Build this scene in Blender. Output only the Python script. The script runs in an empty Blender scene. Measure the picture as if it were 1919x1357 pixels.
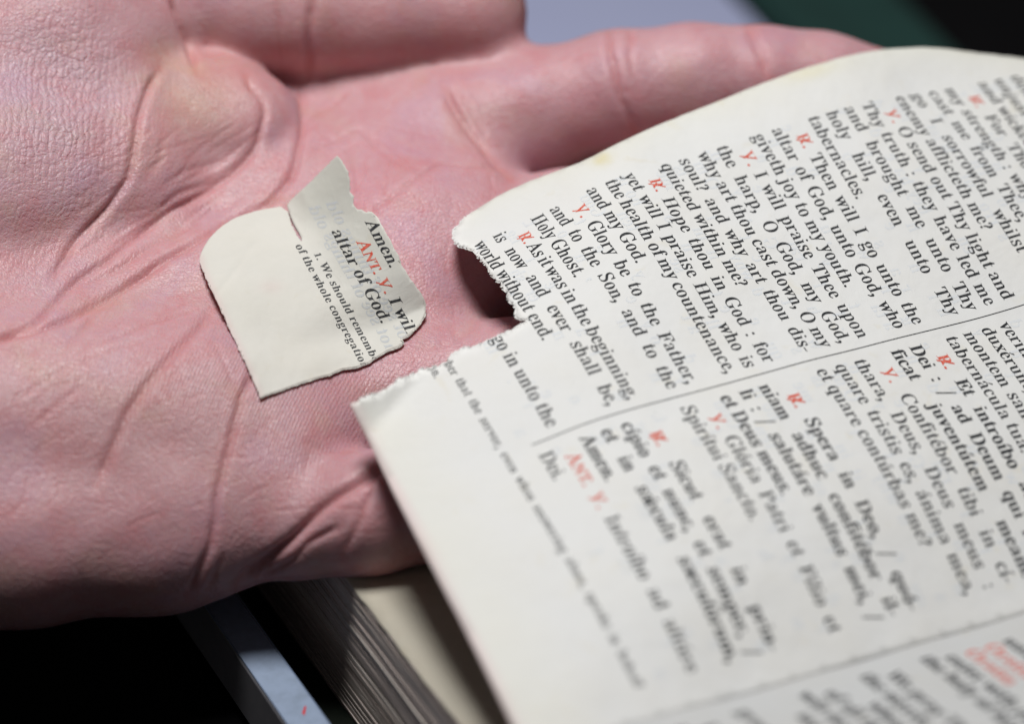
import bpy, bmesh, math, random
import numpy as np
from mathutils import Vector, Matrix, noise
from mathutils.geometry import delaunay_2d_cdt, tessellate_polygon
from mathutils.bvhtree import BVHTree

random.seed(7)
rng = np.random.default_rng(7)
SC = bpy.context.scene
COL = SC.collection

# ------------------------------------------------------------------ camera
# Lengths are worked out in millimetres in the lens's own axes (x right, y down, z ahead)
# and turned into a level world in metres by W().
PW, PH = 1919.0, 1357.0
F_PX = 100.0 / 36.0 * PW
UP = np.array([0.03893, -0.86055, -0.50788]); UP /= np.linalg.norm(UP)
FWD = np.array([0, 0, 1.0]) - UP[2] * UP; FWD /= np.linalg.norm(FWD)
RIGHT = np.cross(FWD, UP)
TABLE = 288.5                       # mm the table top lies below the lens
def W(p):
    p = np.asarray(p, float)
    return np.stack([p @ RIGHT, p @ FWD, p @ UP + TABLE], -1) * 0.001
def WD(d):
    d = np.asarray(d, float)
    return np.stack([d @ RIGHT, d @ FWD, d @ UP], -1)
cam = bpy.data.cameras.new('camera'); cam.lens = 100; cam.sensor_width = 36
cam.sensor_fit = 'HORIZONTAL'; cam.clip_start = 0.01; cam.clip_end = 20
cam.dof.use_dof = True; cam.dof.focus_distance = 0.466; cam.dof.aperture_fstop = 7.0
cam.dof.aperture_blades = 0
camo = bpy.data.objects.new('camera', cam); COL.objects.link(camo)
ax, ay, az = WD([1, 0, 0]), -WD([0, 1, 0]), -WD([0, 0, 1])
camo.matrix_world = Matrix(((ax[0], ay[0], az[0], 0), (ax[1], ay[1], az[1], 0), (ax[2], ay[2], az[2], TABLE * 0.001), (0, 0, 0, 1)))
SC.camera = camo
# ------------------------------------------------------------------ light
world = bpy.data.worlds.new('World'); SC.world = world; world.use_nodes = True
bg = world.node_tree.nodes['Background']
bg.inputs[0].default_value = (0.97, 0.97, 1.0, 1); bg.inputs[1].default_value = 0.045
def lamp(name, loc, target, size, power, color):
    l = bpy.data.lights.new(name, 'AREA'); l.shape = 'DISK'; l.size = size; l.energy = power; l.color = color
    o = bpy.data.objects.new(name, l); COL.objects.link(o); o.location = loc
    o.rotation_euler = (Vector(target) - Vector(loc)).to_track_quat('-Z', 'Y').to_euler()
    return o
lamp('ceiling_lamp', (-0.075, 0.372, 0.64), (0.0, 0.41, 0.04), 0.20, 3.75, (1.0, 0.995, 0.995))
SC.view_settings.view_transform = 'Standard'; SC.view_settings.look = 'None'
SC.view_settings.exposure = 0; SC.view_settings.gamma = 1
try:
    SC.view_settings.use_curve_mapping = False
except Exception:
    pass
SC.render.engine = 'CYCLES'
SC.cycles.max_bounces = 6; SC.cycles.use_denoising = True

# ------------------------------------------------------------------ helpers
def ray(x, y):
    x = np.asarray(x, float); y = np.asarray(y, float)
    return np.stack([(x - PW / 2) / F_PX, (y - PH / 2) / F_PX, np.ones_like(x)], -1)
def proj(p):
    p = np.asarray(p, float)
    return np.stack([p[..., 0] / p[..., 2] * F_PX + PW / 2, p[..., 1] / p[..., 2] * F_PX + PH / 2], -1)
def on_plane(x, y, n, c):           # point of the line of sight (x, y) on the plane n.p = c
    r = ray(x, y)
    return r * (c / (r @ n))[..., None]
def link(name, me, mat=None, parent=None, smooth=False):
    o = bpy.data.objects.new(name, me); COL.objects.link(o)
    if mat is not None: me.materials.append(mat)
    if parent is not None: o.parent = parent
    if smooth:
        me.polygons.foreach_set('use_smooth', [True] * len(me.polygons))
    return o
def mesh(name, verts, faces, mat=None, parent=None, smooth=False):
    me = bpy.data.meshes.new(name)
    me.from_pydata([tuple(map(float, v)) for v in verts], [], [tuple(map(int, f)) for f in faces])
    me.update()
    return link(name, me, mat, parent, smooth)
def tag(o, label=None, cat=None, group=None, kind=None):
    for k, v in (('label', label), ('category', cat), ('group', group), ('kind', kind)):
        if v: o[k] = v
    return o
def empty(name, loc=(0, 0, 0)):
    o = bpy.data.objects.new(name, None); COL.objects.link(o); o.empty_display_size = 0.01
    o.location = loc
    return o
def fattr(me, name, vals):
    a = me.attributes.new(name, 'FLOAT', 'POINT'); a.data.foreach_set('value', np.asarray(vals, np.float32).ravel())
def cattr(me, name, cols):
    a = me.attributes.new(name, 'FLOAT_COLOR', 'POINT')
    c = np.ones((len(cols), 4), np.float32); c[:, :3] = cols
    a.data.foreach_set('color', c.ravel())
class NT:
    def __init__(s, name):
        s.m = bpy.data.materials.new(name); s.m.use_nodes = True
        s.t = s.m.node_tree; s.b = s.t.nodes['Principled BSDF']
    def n(s, typ, **kw):
        nd = s.t.nodes.new(typ)
        for k, v in kw.items():
            if k in nd.inputs: nd.inputs[k].default_value = v
            else: setattr(nd, k, v)
        return nd
    def l(s, a, b): s.t.links.new(a, b)
    def attr(s, name, out='Fac'):
        nd = s.n('ShaderNodeAttribute'); nd.attribute_name = name
        return nd.outputs[out]
    def math(s, op, a, b=None, c=None):
        nd = s.t.nodes.new('ShaderNodeMath'); nd.operation = op
        for i, v in enumerate((a, b, c)):
            if v is None: continue
            if isinstance(v, (int, float)): nd.inputs[i].default_value = v
            else: s.l(v, nd.inputs[i])
        return nd.outputs[0]
    def mix(s, fac, a, b, typ='MIX'):
        nd = s.t.nodes.new('ShaderNodeMix'); nd.data_type = 'RGBA'; nd.blend_type = typ
        for i, v in ((0, fac), (6, a), (7, b)):
            if isinstance(v, (int, float)): nd.inputs[i].default_value = v
            elif isinstance(v, tuple): nd.inputs[i].default_value = (*v[:3], 1)
            else: s.l(v, nd.inputs[i])
        return nd.outputs[2]
    def noise(s, scale, detail=4, rough=0.55, vec=None, dist=0.0):
        nd = s.n('ShaderNodeTexNoise'); nd.inputs['Scale'].default_value = scale
        nd.inputs['Detail'].default_value = detail; nd.inputs['Roughness'].default_value = rough
        nd.inputs['Distortion'].default_value = dist
        if vec is None: vec = s.obj()
        s.l(vec, nd.inputs['Vector'])
        return nd.outputs['Fac']
    def obj(s):
        if not hasattr(s, '_tc'): s._tc = s.n('ShaderNodeTexCoord')
        return s._tc.outputs['Object']
    def ramp(s, fac, stops):
        nd = s.t.nodes.new('ShaderNodeValToRGB'); r = nd.color_ramp
        while len(r.elements) < len(stops): r.elements.new(0.5)
        for e, (p, c) in zip(r.elements, stops):
            e.position = p; e.color = (*c, 1) if len(c) == 3 else c
        s.l(fac, nd.inputs[0])
        return nd.outputs[0]
    def bump(s, height, dist, strength=1.0, normal=None):
        nd = s.n('ShaderNodeBump'); nd.inputs['Strength'].default_value = strength
        nd.inputs['Distance'].default_value = dist
        s.l(height, nd.inputs['Height'])
        if normal is not None: s.l(normal, nd.inputs['Normal'])
        return nd.outputs[0]
    def base(s, v):
        if isinstance(v, tuple): s.b.inputs['Base Color'].default_value = (*v, 1)
        else: s.l(v, s.b.inputs['Base Color'])
    def set(s, **kw):
        for k, v in kw.items(): s.b.inputs[k.replace('_', ' ')].default_value = v
        return s
def poly_inside(pts, poly):
    pts = np.asarray(pts, float); c = np.zeros(len(pts), bool)
    x, y = poly[:, 0], poly[:, 1]; x2, y2 = np.roll(x, -1), np.roll(y, -1)
    for i in range(len(poly)):
        if y[i] == y2[i]: continue
        m = (y[i] > pts[:, 1]) != (y2[i] > pts[:, 1])
        xi = x[i] + (pts[:, 1] - y[i]) / (y2[i] - y[i]) * (x2[i] - x[i])
        c ^= m & (pts[:, 0] < xi)
    return c
def seg_dist(pts, line, closed=False):
    pts = np.asarray(pts, float); line = np.asarray(line, float)
    if closed: line = np.vstack([line, line[:1]])
    best = np.full(len(pts), 1e9)
    for a, b in zip(line[:-1], line[1:]):
        ab = b - a; t = np.clip(((pts - a) @ ab) / max(ab @ ab, 1e-12), 0, 1)
        best = np.minimum(best, np.hypot(*(pts - a - t[:, None] * ab).T))
    return best
def resample(line, step, jitter=0.0, smooth=0):
    line = np.asarray(line, float)
    d = np.r_[0, np.cumsum(np.hypot(*np.diff(line, axis=0).T))]
    n = max(2, int(d[-1] / step) + 1); s = np.linspace(0, d[-1], n)
    q = np.stack([np.interp(s, d, line[:, i]) for i in (0, 1)], -1)
    for _ in range(smooth):
        q[1:-1] = 0.5 * q[1:-1] + 0.25 * (q[:-2] + q[2:])
    if jitter:
        j = rng.normal(0, jitter, (n, 2)); j2 = rng.normal(0, jitter * 1.6, (n, 2))
        for _ in range(3): j2[1:-1] = (j2[:-2] + j2[1:-1] + j2[2:]) / 3 * 1.15
        j += j2; j[0] = 0; j[-1] = 0
        q += j
    return q
def cut_sheet(outline, step):
    """Triangulate the inside of an outline with an even scatter of points."""
    lo, hi = outline.min(0), outline.max(0)
    gx, gy = np.meshgrid(np.arange(lo[0], hi[0], step), np.arange(lo[1], hi[1], step * 0.87), indexing='ij')
    gx = gx + ((np.arange(gx.shape[1]) % 2) * 0.5 * step)[None]
    p = np.stack([gx.ravel(), gy.ravel()], -1)
    p = p[poly_inside(p, outline)]
    p = p[seg_dist(p, outline, True) > step * 0.35]
    n = len(outline)
    vs = [Vector(q) for q in outline] + [Vector(q) for q in p]
    es = [(i, (i + 1) % n) for i in range(n)]
    v, e, f, ov, oe, of = delaunay_2d_cdt(vs, es, [], 1, 1e-6)
    v = np.array([q[:] for q in v])
    f = [t for t in f]
    cen = np.array([v[list(t)].mean(0) for t in f])
    ins = poly_inside(cen, outline)
    f = [t for t, i in zip(f, ins) if i]
    return v, f
def border_edges(faces):
    d = {(t[i], t[(i + 1) % len(t)]) for t in faces for i in range(len(t))}
    return [e for e in d if (e[1], e[0]) not in d]
def thick_sheet(name, P, faces, th, mat, parent=None):
    """A sheet of paper: points P (lens mm) facing the lens, given a back th mm behind and an edge."""
    faces = [list(t) for t in faces]
    nv = len(P); N = np.zeros_like(P)
    F = np.array(faces)
    fn = np.cross(P[F[:, 1]] - P[F[:, 0]], P[F[:, 2]] - P[F[:, 0]])
    flip = (fn * P[F[:, 0]]).sum(1) > 0
    F[flip] = F[flip][:, ::-1]; fn[flip] *= -1
    for i in range(3): np.add.at(N, F[:, i], fn)
    N /= np.linalg.norm(N, axis=1, keepdims=True) + 1e-12
    be = border_edges([list(t) for t in F.tolist()])
    B = P - N * th
    fs = F.tolist() + (F[:, ::-1] + nv).tolist() + [[a, a + nv, b + nv, b] for a, b in be]
    # W() keeps handedness, so the winding stays outward
    o = mesh(name, W(np.vstack([P, B])), fs, mat, parent, True)
    return o, N
# ------------------------------------------------------------------ numbers
# the lifted leaf: 17 x 23 points of a sheet that keeps its lengths, 1/50 mm
LEAF_DATA = '''
4676 -3228 25888 4322 -3160 25709 3968 -3094 25528 3616 -3029 25345 3262 -2963 25165 2904 -2884 24998 2541 -2786 24856 2174 -2665 24744 1806 -2533 24646 1438 -2401 24547
1071 -2262 24455 708 -2101 24383 350 -1925 24324 -6 -1745 24269 -362 -1566 24213 -720 -1391 24152 -1079 -1221 24087 -1440 -1058 24015 -1802 -900 23939 -2165 -743 23862
-2528 -588 23783 -2891 -434 23704 -3254 -279 23625 4847 -2951 25654 4490 -2875 25484 4133 -2799 25314 3777 -2726 25141 3422 -2655 24964 3066 -2582 24792 2704 -2490 24642
2338 -2375 24522 1970 -2248 24418 1603 -2123 24311 1235 -1999 24202 869 -1865 24103 508 -1700 24034 155 -1514 23985 -201 -1334 23929 -560 -1164 23864 -921 -1001 23792
-1283 -842 23717 -1646 -685 23640 -2008 -527 23564 -2371 -370 23487 -2733 -213 23410 -3096 -56 23334 5018 -2674 25420 4659 -2591 25257 4300 -2508 25095 3941 -2427 24931
3584 -2351 24761 3229 -2284 24581 2868 -2195 24426 2501 -2084 24302 2134 -1957 24197 1766 -1833 24090 1399 -1706 23986 1035 -1604 23849 670 -1464 23754 317 -1279 23704
-41 -1106 23642 -401 -941 23572 -764 -784 23495 -1127 -627 23418 -1489 -470 23342 -1852 -311 23266 -2213 -152 23191 -2575 8 23117 -2937 168 23042 5187 -2395 25189
4827 -2309 25029 4468 -2224 24869 4109 -2142 24706 3751 -2064 24538 3393 -1984 24373 3030 -1886 24229 2663 -1771 24110 2296 -1647 24003 1929 -1524 23895 1563 -1412 23769
1202 -1326 23614 837 -1213 23489 473 -1062 23407 113 -896 23339 -247 -730 23269 -608 -570 23195 -971 -412 23119 -1333 -253 23044 -1694 -93 22970 -2056 68 22897
-2417 230 22824 -2778 392 22751 5356 -2112 24961 4996 -2025 24803 4636 -1939 24644 4277 -1855 24483 3918 -1771 24322 3556 -1679 24170 3192 -1574 24037 2825 -1456 23921
2457 -1334 23812 2091 -1218 23694 1727 -1119 23553 1367 -1036 23393 1004 -940 23249 637 -816 23137 273 -671 23049 -90 -514 22972 -452 -354 22897 -814 -195 22822
-1175 -35 22748 -1537 127 22675 -1898 290 22604 -2259 453 22532 -2619 617 22461 5524 -1824 24740 5163 -1736 24583 4803 -1648 24425 4442 -1561 24268 4081 -1469 24116
3718 -1369 23976 3352 -1258 23850 2985 -1140 23736 2618 -1024 23618 2253 -917 23487 1891 -823 23339 1530 -739 23181 1169 -650 23029 804 -545 22895 437 -420 22784
72 -277 22693 -292 -125 22611 -654 30 22532 -1016 190 22458 -1378 351 22385 -1739 514 22313 -2100 678 22242 -2460 842 22172 5689 -1527 24529 5328 -1439 24371
4968 -1351 24214 4606 -1258 24063 4242 -1158 23922 3877 -1050 23792 3511 -937 23670 3145 -825 23547 2780 -719 23415 2417 -622 23272 2055 -531 23121 1693 -440 22971
1331 -350 22819 969 -257 22671 604 -149 22542 238 -19 22435 -128 122 22343 -492 270 22256 -855 424 22176 -1217 582 22100 -1579 743 22027 -1940 906 21955
-2300 1070 21884 5850 -1219 24330 5491 -1134 24169 5130 -1046 24012 4768 -951 23864 4403 -844 23733 4036 -727 23615 3671 -618 23487 3307 -519 23346 2944 -426 23198
2582 -335 23047 2221 -249 22892 1857 -149 22751 1494 -52 22608 1133 35 22453 770 133 22311 404 251 22193 39 389 22095 -326 526 21997 -691 669 21906
-1055 820 21823 -1417 977 21746 -1779 1137 21671 -2140 1299 21598 6008 -901 24144 5649 -819 23980 5291 -734 23818 4929 -643 23666 4564 -536 23535 4197 -417 23419
3833 -316 23280 3472 -230 23124 3111 -146 22966 2749 -56 22815 2388 29 22657 2024 126 22513 1661 222 22369 1299 316 22222 936 410 22076 571 523 21950
206 666 21859 -160 791 21748 -526 923 21645 -891 1066 21554 -1254 1217 21470 -1617 1373 21391 -1979 1530 21314 6162 -574 23969 5805 -495 23801 5448 -415 23634
5089 -331 23473 4727 -236 23326 4362 -132 23191 3999 -36 23047 3638 51 22893 3277 135 22735 2916 222 22580 2554 309 22426 2192 399 22274 1830 491 22125
1467 586 21979 1103 683 21836 738 795 21709 372 925 21604 6 1050 21493 -360 1180 21387 -726 1318 21290 -1090 1463 21200 -1454 1612 21115 -1817 1764 21033
6315 -243 23800 5959 -166 23630 5602 -89 23459 5246 -11 23289 4887 71 23126 4526 160 22973 4164 250 22822 3803 338 22669 3442 424 22513 3081 509 22356
2719 596 22201 2358 683 22047 1996 773 21895 1633 865 21746 1269 962 21603 904 1068 21470 538 1185 21350 172 1309 21237 -194 1437 21130 -560 1571 21029
-926 1711 20934 -1290 1856 20843 -1655 2002 20755 6467 89 23632 6111 165 23461 5755 241 23289 5399 316 23116 5043 392 22945 4684 473 22781 4324 557 22622
3963 643 22465 3602 728 22309 3241 813 22151 2880 898 21995 2519 984 21839 2158 1071 21683 1796 1159 21529 1434 1250 21379 1070 1348 21237 704 1456 21107
338 1574 20988 -28 1698 20876 -395 1828 20771 -760 1963 20671 -1126 2103 20575 -1491 2244 20481 6620 419 23463 6263 495 23292 5907 571 23120 5551 646 22947
5195 722 22776 4837 800 22607 4478 881 22444 4118 965 22285 3757 1050 22128 3395 1135 21972 3035 1220 21814 2675 1303 21654 2315 1386 21494 1955 1470 21335
1594 1555 21177 1233 1644 21023 869 1740 20879 504 1850 20751 138 1967 20631 -229 2091 20519 -595 2221 20413 -961 2355 20312 -1326 2491 20213 6774 746 23290
6416 823 23120 6059 900 22951 5702 976 22780 5345 1053 22610 4987 1132 22443 4628 1213 22279 4267 1297 22120 3906 1384 21966 3543 1474 21817 3182 1558 21660
2825 1634 21489 2466 1716 21327 2106 1800 21167 1746 1884 21007 1388 1965 20843 1031 2044 20676 668 2142 20532 303 2248 20400 -63 2363 20278 -429 2486 20164
-795 2614 20056 -1161 2745 19952 6928 1072 23115 6569 1150 22947 6211 1228 22780 5853 1307 22613 5495 1386 22446 5136 1466 22282 4776 1549 22121 4415 1634 21963
4053 1722 21812 3688 1815 21669 3327 1900 21512 2973 1972 21334 2613 2055 21173 2252 2140 21015 1893 2224 20855 1536 2302 20685 1189 2364 20493 830 2448 20332
467 2542 20184 103 2647 20050 -263 2761 19926 -629 2882 19810 -995 3006 19698 7082 1396 22938 6723 1476 22773 6363 1556 22609 6004 1637 22445 5644 1719 22282
5284 1802 22122 4923 1886 21964 4562 1973 21810 4199 2062 21660 3836 2151 21511 3475 2236 21354 3117 2316 21188 2758 2398 21026 2399 2480 20863 2043 2557 20693
1691 2627 20511 1343 2690 20319 989 2763 20143 629 2847 19982 267 2942 19835 -97 3046 19699 -463 3158 19573 -829 3271 19449 7236 1719 22760 6876 1802 22599
6516 1884 22437 6155 1967 22277 5794 2052 22119 5432 2137 21963 5070 2224 21809 4708 2312 21657 4346 2401 21506 3984 2488 21353 3622 2575 21199 3261 2660 21043
2902 2742 20881 2546 2818 20709 2194 2888 20527 1845 2953 20338 1496 3017 20147 1145 3084 19962 789 3159 19789 430 3244 19629 67 3338 19480 -297 3437 19340
-662 3539 19203
'''
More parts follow.
